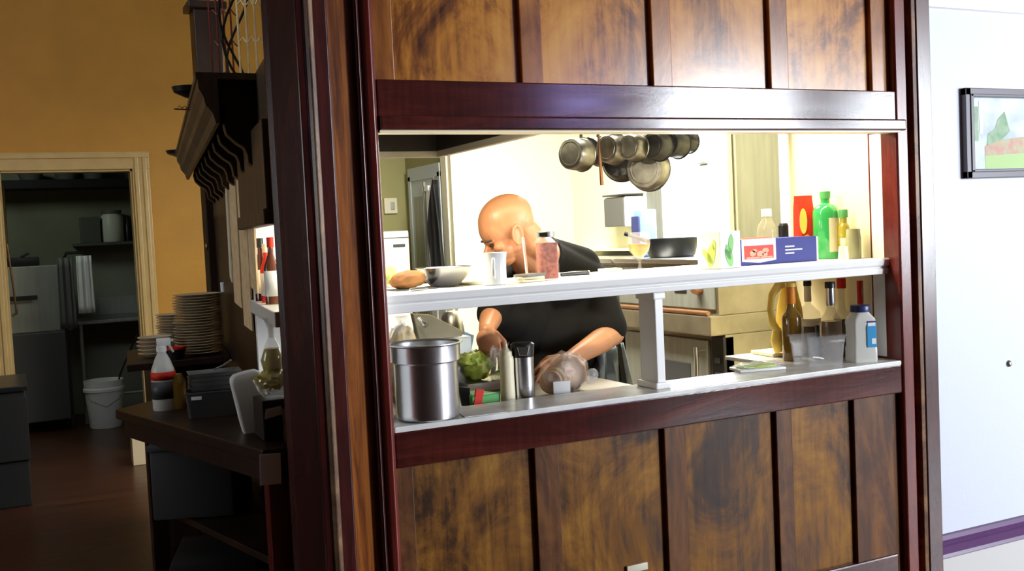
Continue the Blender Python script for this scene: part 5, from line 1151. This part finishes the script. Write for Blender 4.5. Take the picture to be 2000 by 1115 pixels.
E_(H(-.055, -.01), .058 * k, .070 * k, .066 * k)                 # back of skull
E_(H(.045, -.070), .048 * k, .056 * k, .062 * k)                 # face
E_(H(.052, -.118), .038, .038, .030)                             # chin
E_(H(.005, -.085), .055, .058, .045)                             # jaw
E_(H(.082, -.033), .020, .052, .013)                             # brow ridge
E_(H(.066, -.062, .042), .024, .022, .018); E_(H(.066, -.062, -.042), .024, .022, .018)   # cheekbones
cap(b, H(.090, -.040), H(.116, -.072), .009, .013); E_(H(.108, -.076), .015, .016, .010); E_(H(.098, -.078, .011), .009, .008, .008); E_(H(.098, -.078, -.011), .009, .008, .008)  # nose
E_(H(.086, -.097), .014, .024, .007); E_(H(.084, -.108), .014, .021, .008)  # lips
# ears
for sgn in (1, -1):
    ec = H(-.004, -.050, .079 * sgn)
    er = Matrix((F, Lf, U)).transposed() @ Matrix.Rotation(R(-18), 3, 'Y') @ Matrix.Rotation(R(14 * sgn), 3, 'Z')
    pts = []
    for i in range(15):
        a = R(-70 + 290 * i / 14); pts.append(ec + er @ Vector((-.021 * math.cos(a) * .95, .006 * sgn, .036 * math.sin(a) + .0)))
    chain(b, pts, [.0058] * len(pts)); ell(b, ec + er @ Vector((.0, .0, 0)), .017, .006, .028, er, 16); ell(b, ec + er @ Vector((.004, .003 * sgn, -.030)), .009, .006, .010, er, 12)
    ell(b, ec + er @ Vector((.017, .003 * sgn, -.004)), .005, .006, .009, er, 10)
# neck
NB = aY(1062, 500, 3.66)
chain(b, [H(-.045, -.040), H(-.062, -.095), NB + Vector((.0, .0, .0))], [.064, .062, .075]); chain(b, [H(.005, -.10), aY(1035, 528, 3.58)], [.045, .055])
# shoulders, arms
LS = aY(1158, 552, 3.74); LE = aY(1196, 652, 3.62); LWp = aY(1110, 704, 3.46); 
RS = aY(985, 560, 3.62); RE = aY(962, 612, 3.60); RW = aY(950, 645, 3.47)
chain(b, [NB + Vector((0, 0, -.05)), LS], [.045, .045]); chain(b, [NB + Vector((0, 0, -.05)), RS], [.045, .045])
chain(b, [LS, LE], [.050, .050]); chain(b, [LE, LE.lerp(LWp, .3), LWp], [.048, .050, .031], None)
chain(b, [RS, RE], [.045, .046]); chain(b, [RE, RE.lerp(RW, .4), RW], [.046, .042, .030])
# hands: palm plus five fingers each
def hand(wrist, dirv, palmn, side, curl, spread=.9, sc=1.12):
    """dirv = wrist to knuckles, palmn = out of the back of the hand, side = towards the thumb"""
    d = Vector(dirv).normalized(); n = Vector(palmn); n = (n - d * n.dot(d)).normalized(); s_ = d.cross(n); s_ = s_ if s_.dot(Vector(side)) > 0 else -s_
    pm = Matrix((d, s_, n)).transposed()
    ell(b, wrist + d * .045 * sc, .052 * sc, .041 * sc, .017 * sc, pm, 20); ell(b, wrist + d * .02 * sc, .035 * sc, .030 * sc, .019 * sc, pm, 16); ell(b, wrist + d * .03 * sc + s_ * .026 * sc - n * .006, .030 * sc, .016 * sc, .015 * sc, pm, 14)
    tips = []
    for i, (off, l1, l2, l3, fr) in enumerate(((.030, .042, .026, .020, .0092), (.010, .046, .030, .022, .0095), (-.010, .042, .028, .021, .0090), (-.029, .034, .021, .018, .0080))):
        p = wrist + d * (.078 - .004 * abs(i - 1)) * sc + s_ * off * sc; pts = [p - d * .02, p]; a = R(curl[i][0]); ang = 0
        for l_, c_ in zip((l1, l2, l3), curl[i]):
            ang += R(c_); dd = d * math.cos(ang) - n * math.sin(ang) + s_ * (off * spread * 3); p = p + dd.normalized() * l_ * sc; pts.append(p)
        chain(b, pts, [fr * sc, fr * sc, fr * .95 * sc, fr * .88 * sc, fr * .78 * sc]); tips.append(pts[-1])
    tp = [wrist + d * .018 * sc + s_ * .028 * sc, wrist + d * .045 * sc + s_ * .052 * sc - n * .012, wrist + d * .072 * sc + s_ * .056 * sc - n * .028 * sc, wrist + d * .092 * sc + s_ * .046 * sc - n * .040 * sc]
    chain(b, tp, [.014 * sc, .012 * sc, .0105 * sc, .0085 * sc]); tips.append(tp[-1])
    return tips
RWd = aY(955, 688, 3.40) - RW
hand(RW, (RWd + Vector((.0, -.02, -.02))), (-.25, -1, .25), (1, 0, 0), [(38, 40, 25), (34, 42, 28), (36, 44, 28), (40, 45, 30)])
hand(LWp, aY(1050, 722, 3.38) - LWp, (.1, -.45, 1), (0, 1, 0), [(20, 28, 18), (22, 30, 20), (24, 32, 20), (28, 34, 22)])
for v in b.verts: v.co -= ROOT
body = obj('body', b, 'skin', man); remesh(body, .0033, 5)
# eyes, brows, hair
def hp(nm, mt, fn): 
    global b
    b = B(); fn(); 
    for v in b.verts: v.co -= ROOT
    return obj(nm, b, mt, man)
hp('eyebrow', 'brow', lambda: chain(b, [H(.100, -.026, .014), H(.101, -.024, .032), H(.084, -.028, .052)], [.0035, .0045, .003]))
hp('eyebrow', 'brow', lambda: chain(b, [H(.100, -.026, -.014), H(.101, -.024, -.032), H(.084, -.028, -.052)], [.0035, .0045, .003]))
hp('eye', 'eye', lambda: ell(b, H(.088, -.047, .031), .010, .014, .006, Matrix((F, Lf, U)).transposed(), 14))
hp('eye', 'eye', lambda: ell(b, H(.088, -.047, -.031), .010, .014, .006, Matrix((F, Lf, U)).transposed(), 14))

# shirt
b = B()
HP = aY(1130, 735, 3.98); CH = aY(1090, 610, 3.80)
def E2(c, a, bb, cc, rot=None): ell(b, c, a, bb, cc, rot, 28)
lean = Matrix.Rotation(R(22), 3, 'X')
E2(HP + Vector((-.03, 0, -.06)), .185, .13, .16); E2(CH + Vector((-.01, .0, -.03)), .19, .135, .17, lean); E2(CH.lerp(HP, .5), .19, .135, .17, lean); E2(aY(1075, 640, 3.76), .19, .12, .13, lean); E2(aY(1060, 690, 3.80), .17, .11, .12)
E2(aY(1075, 560, 3.74), .185, .115, .115, lean)
UB = aY(1062, 512, 3.70)
chain(b, [UB, LS + Vector((.0, 0, -.004))], [.100, .086]); chain(b, [UB, RS + Vector((0, 0, -.01))], [.092, .075])
E2(aY(1020, 625, 3.72), .13, .10, .14, lean); E2(aY(1150, 610, 3.76), .12, .10, .14, lean)
chain(b, [aY(1078, 492, 3.72), aY(1135, 520, 3.78)], [.060, .085])
chain(b, [LS, LS.lerp(LE, .88)], [.078, .073]); chain(b, [RS, RE.lerp(RW, .02)], [.072, .064])
chain(b, [aY(1120, 640, 3.72), aY(1178, 640, 3.64)], [.085, .070])
chain(b, [RE, RE + Vector((.10, .08, -.02))], [.063, .09])
# collar ring
cpts = []
cn_ = H(-.066, -.112) ; ax_ = (NB - H(-.05, -.06)).normalized()
u1 = ax_.orthogonal().normalized(); u2 = ax_.cross(u1)
cc_ = NB - ax_ * .018
for i in range(17): a = 2 * math.pi * i / 16; cpts.append(cc_ + (u1 * math.cos(a) + u2 * math.sin(a)) * .074)
chain(b, cpts, [.014] * 17)
for v in b.verts: v.co -= ROOT
sh = obj('black_shirt', b, 'shirt', man); remesh(sh, .008, 16)
# apron waistband, apron cloth and trousers down to the floor
b = B(); E2(HP + Vector((.0, 0, -.18)), .165, .125, .12)
for sx in (-.085, .085):
    hp_ = HP + Vector((sx, 0, -.2)); kn = Vector((1.93 + sx, 3.90, .52)); an = Vector((1.93 + sx * 1.2, 3.98, .10))
    chain(b, [hp_, kn, an], [.095, .072, .062])
for v in b.verts: v.co -= ROOT
tr = obj('trousers', b, 'jeans', man); remesh(tr, .009, 4)
for sx in (-.10, .10):
    b = B(); ell(b, (1.93 + sx, 3.90, .055), .05, .13, .045, None, 20); box(b, (1.93 + sx - .048, 3.77, .012), (1.93 + sx + .048, 4.03, .04), .012)
    for v in b.verts: v.co -= ROOT
    o = obj('shoe', b, 'black', man); remesh(o, .007, 3)
# grey-blue side cloth with black strap, seen right of the bag
P = [aY(*p, 3.80) for p in ((1160, 690), (1212, 668), (1228, 760), (1165, 770))]
b = B(); rows = []
for i in range(9):
    a_ = P[0].lerp(P[3], i / 8); c_ = P[1].lerp(P[2], i / 8); rows.append([b.verts.new(a_.lerp(c_, j / 8) + Vector((0, -.014 * math.sin(j * 1.6 + i * .3) - .02, -.0)) - ROOT) for j in range(9)])
for r0_, r1_ in zip(rows, rows[1:]):
    for j in range(8): b.faces.new((r0_[j], r0_[j + 1], r1_[j + 1], r1_[j]))
o = obj('apron_side', b, 'jeans', man); o.modifiers.new('thickness', 'SOLIDIFY').thickness = .012
o['label'] = 'grey-blue apron side hanging at the hip'
P = [aY(*p, 3.76) for p in ((1203, 668), (1211, 664), (1226, 757), (1217, 760))]
b = B(); slab(b, [p - ROOT for p in P], (0, .006, 0)); obj('apron_strap', b, 'strap', man, smooth=False)
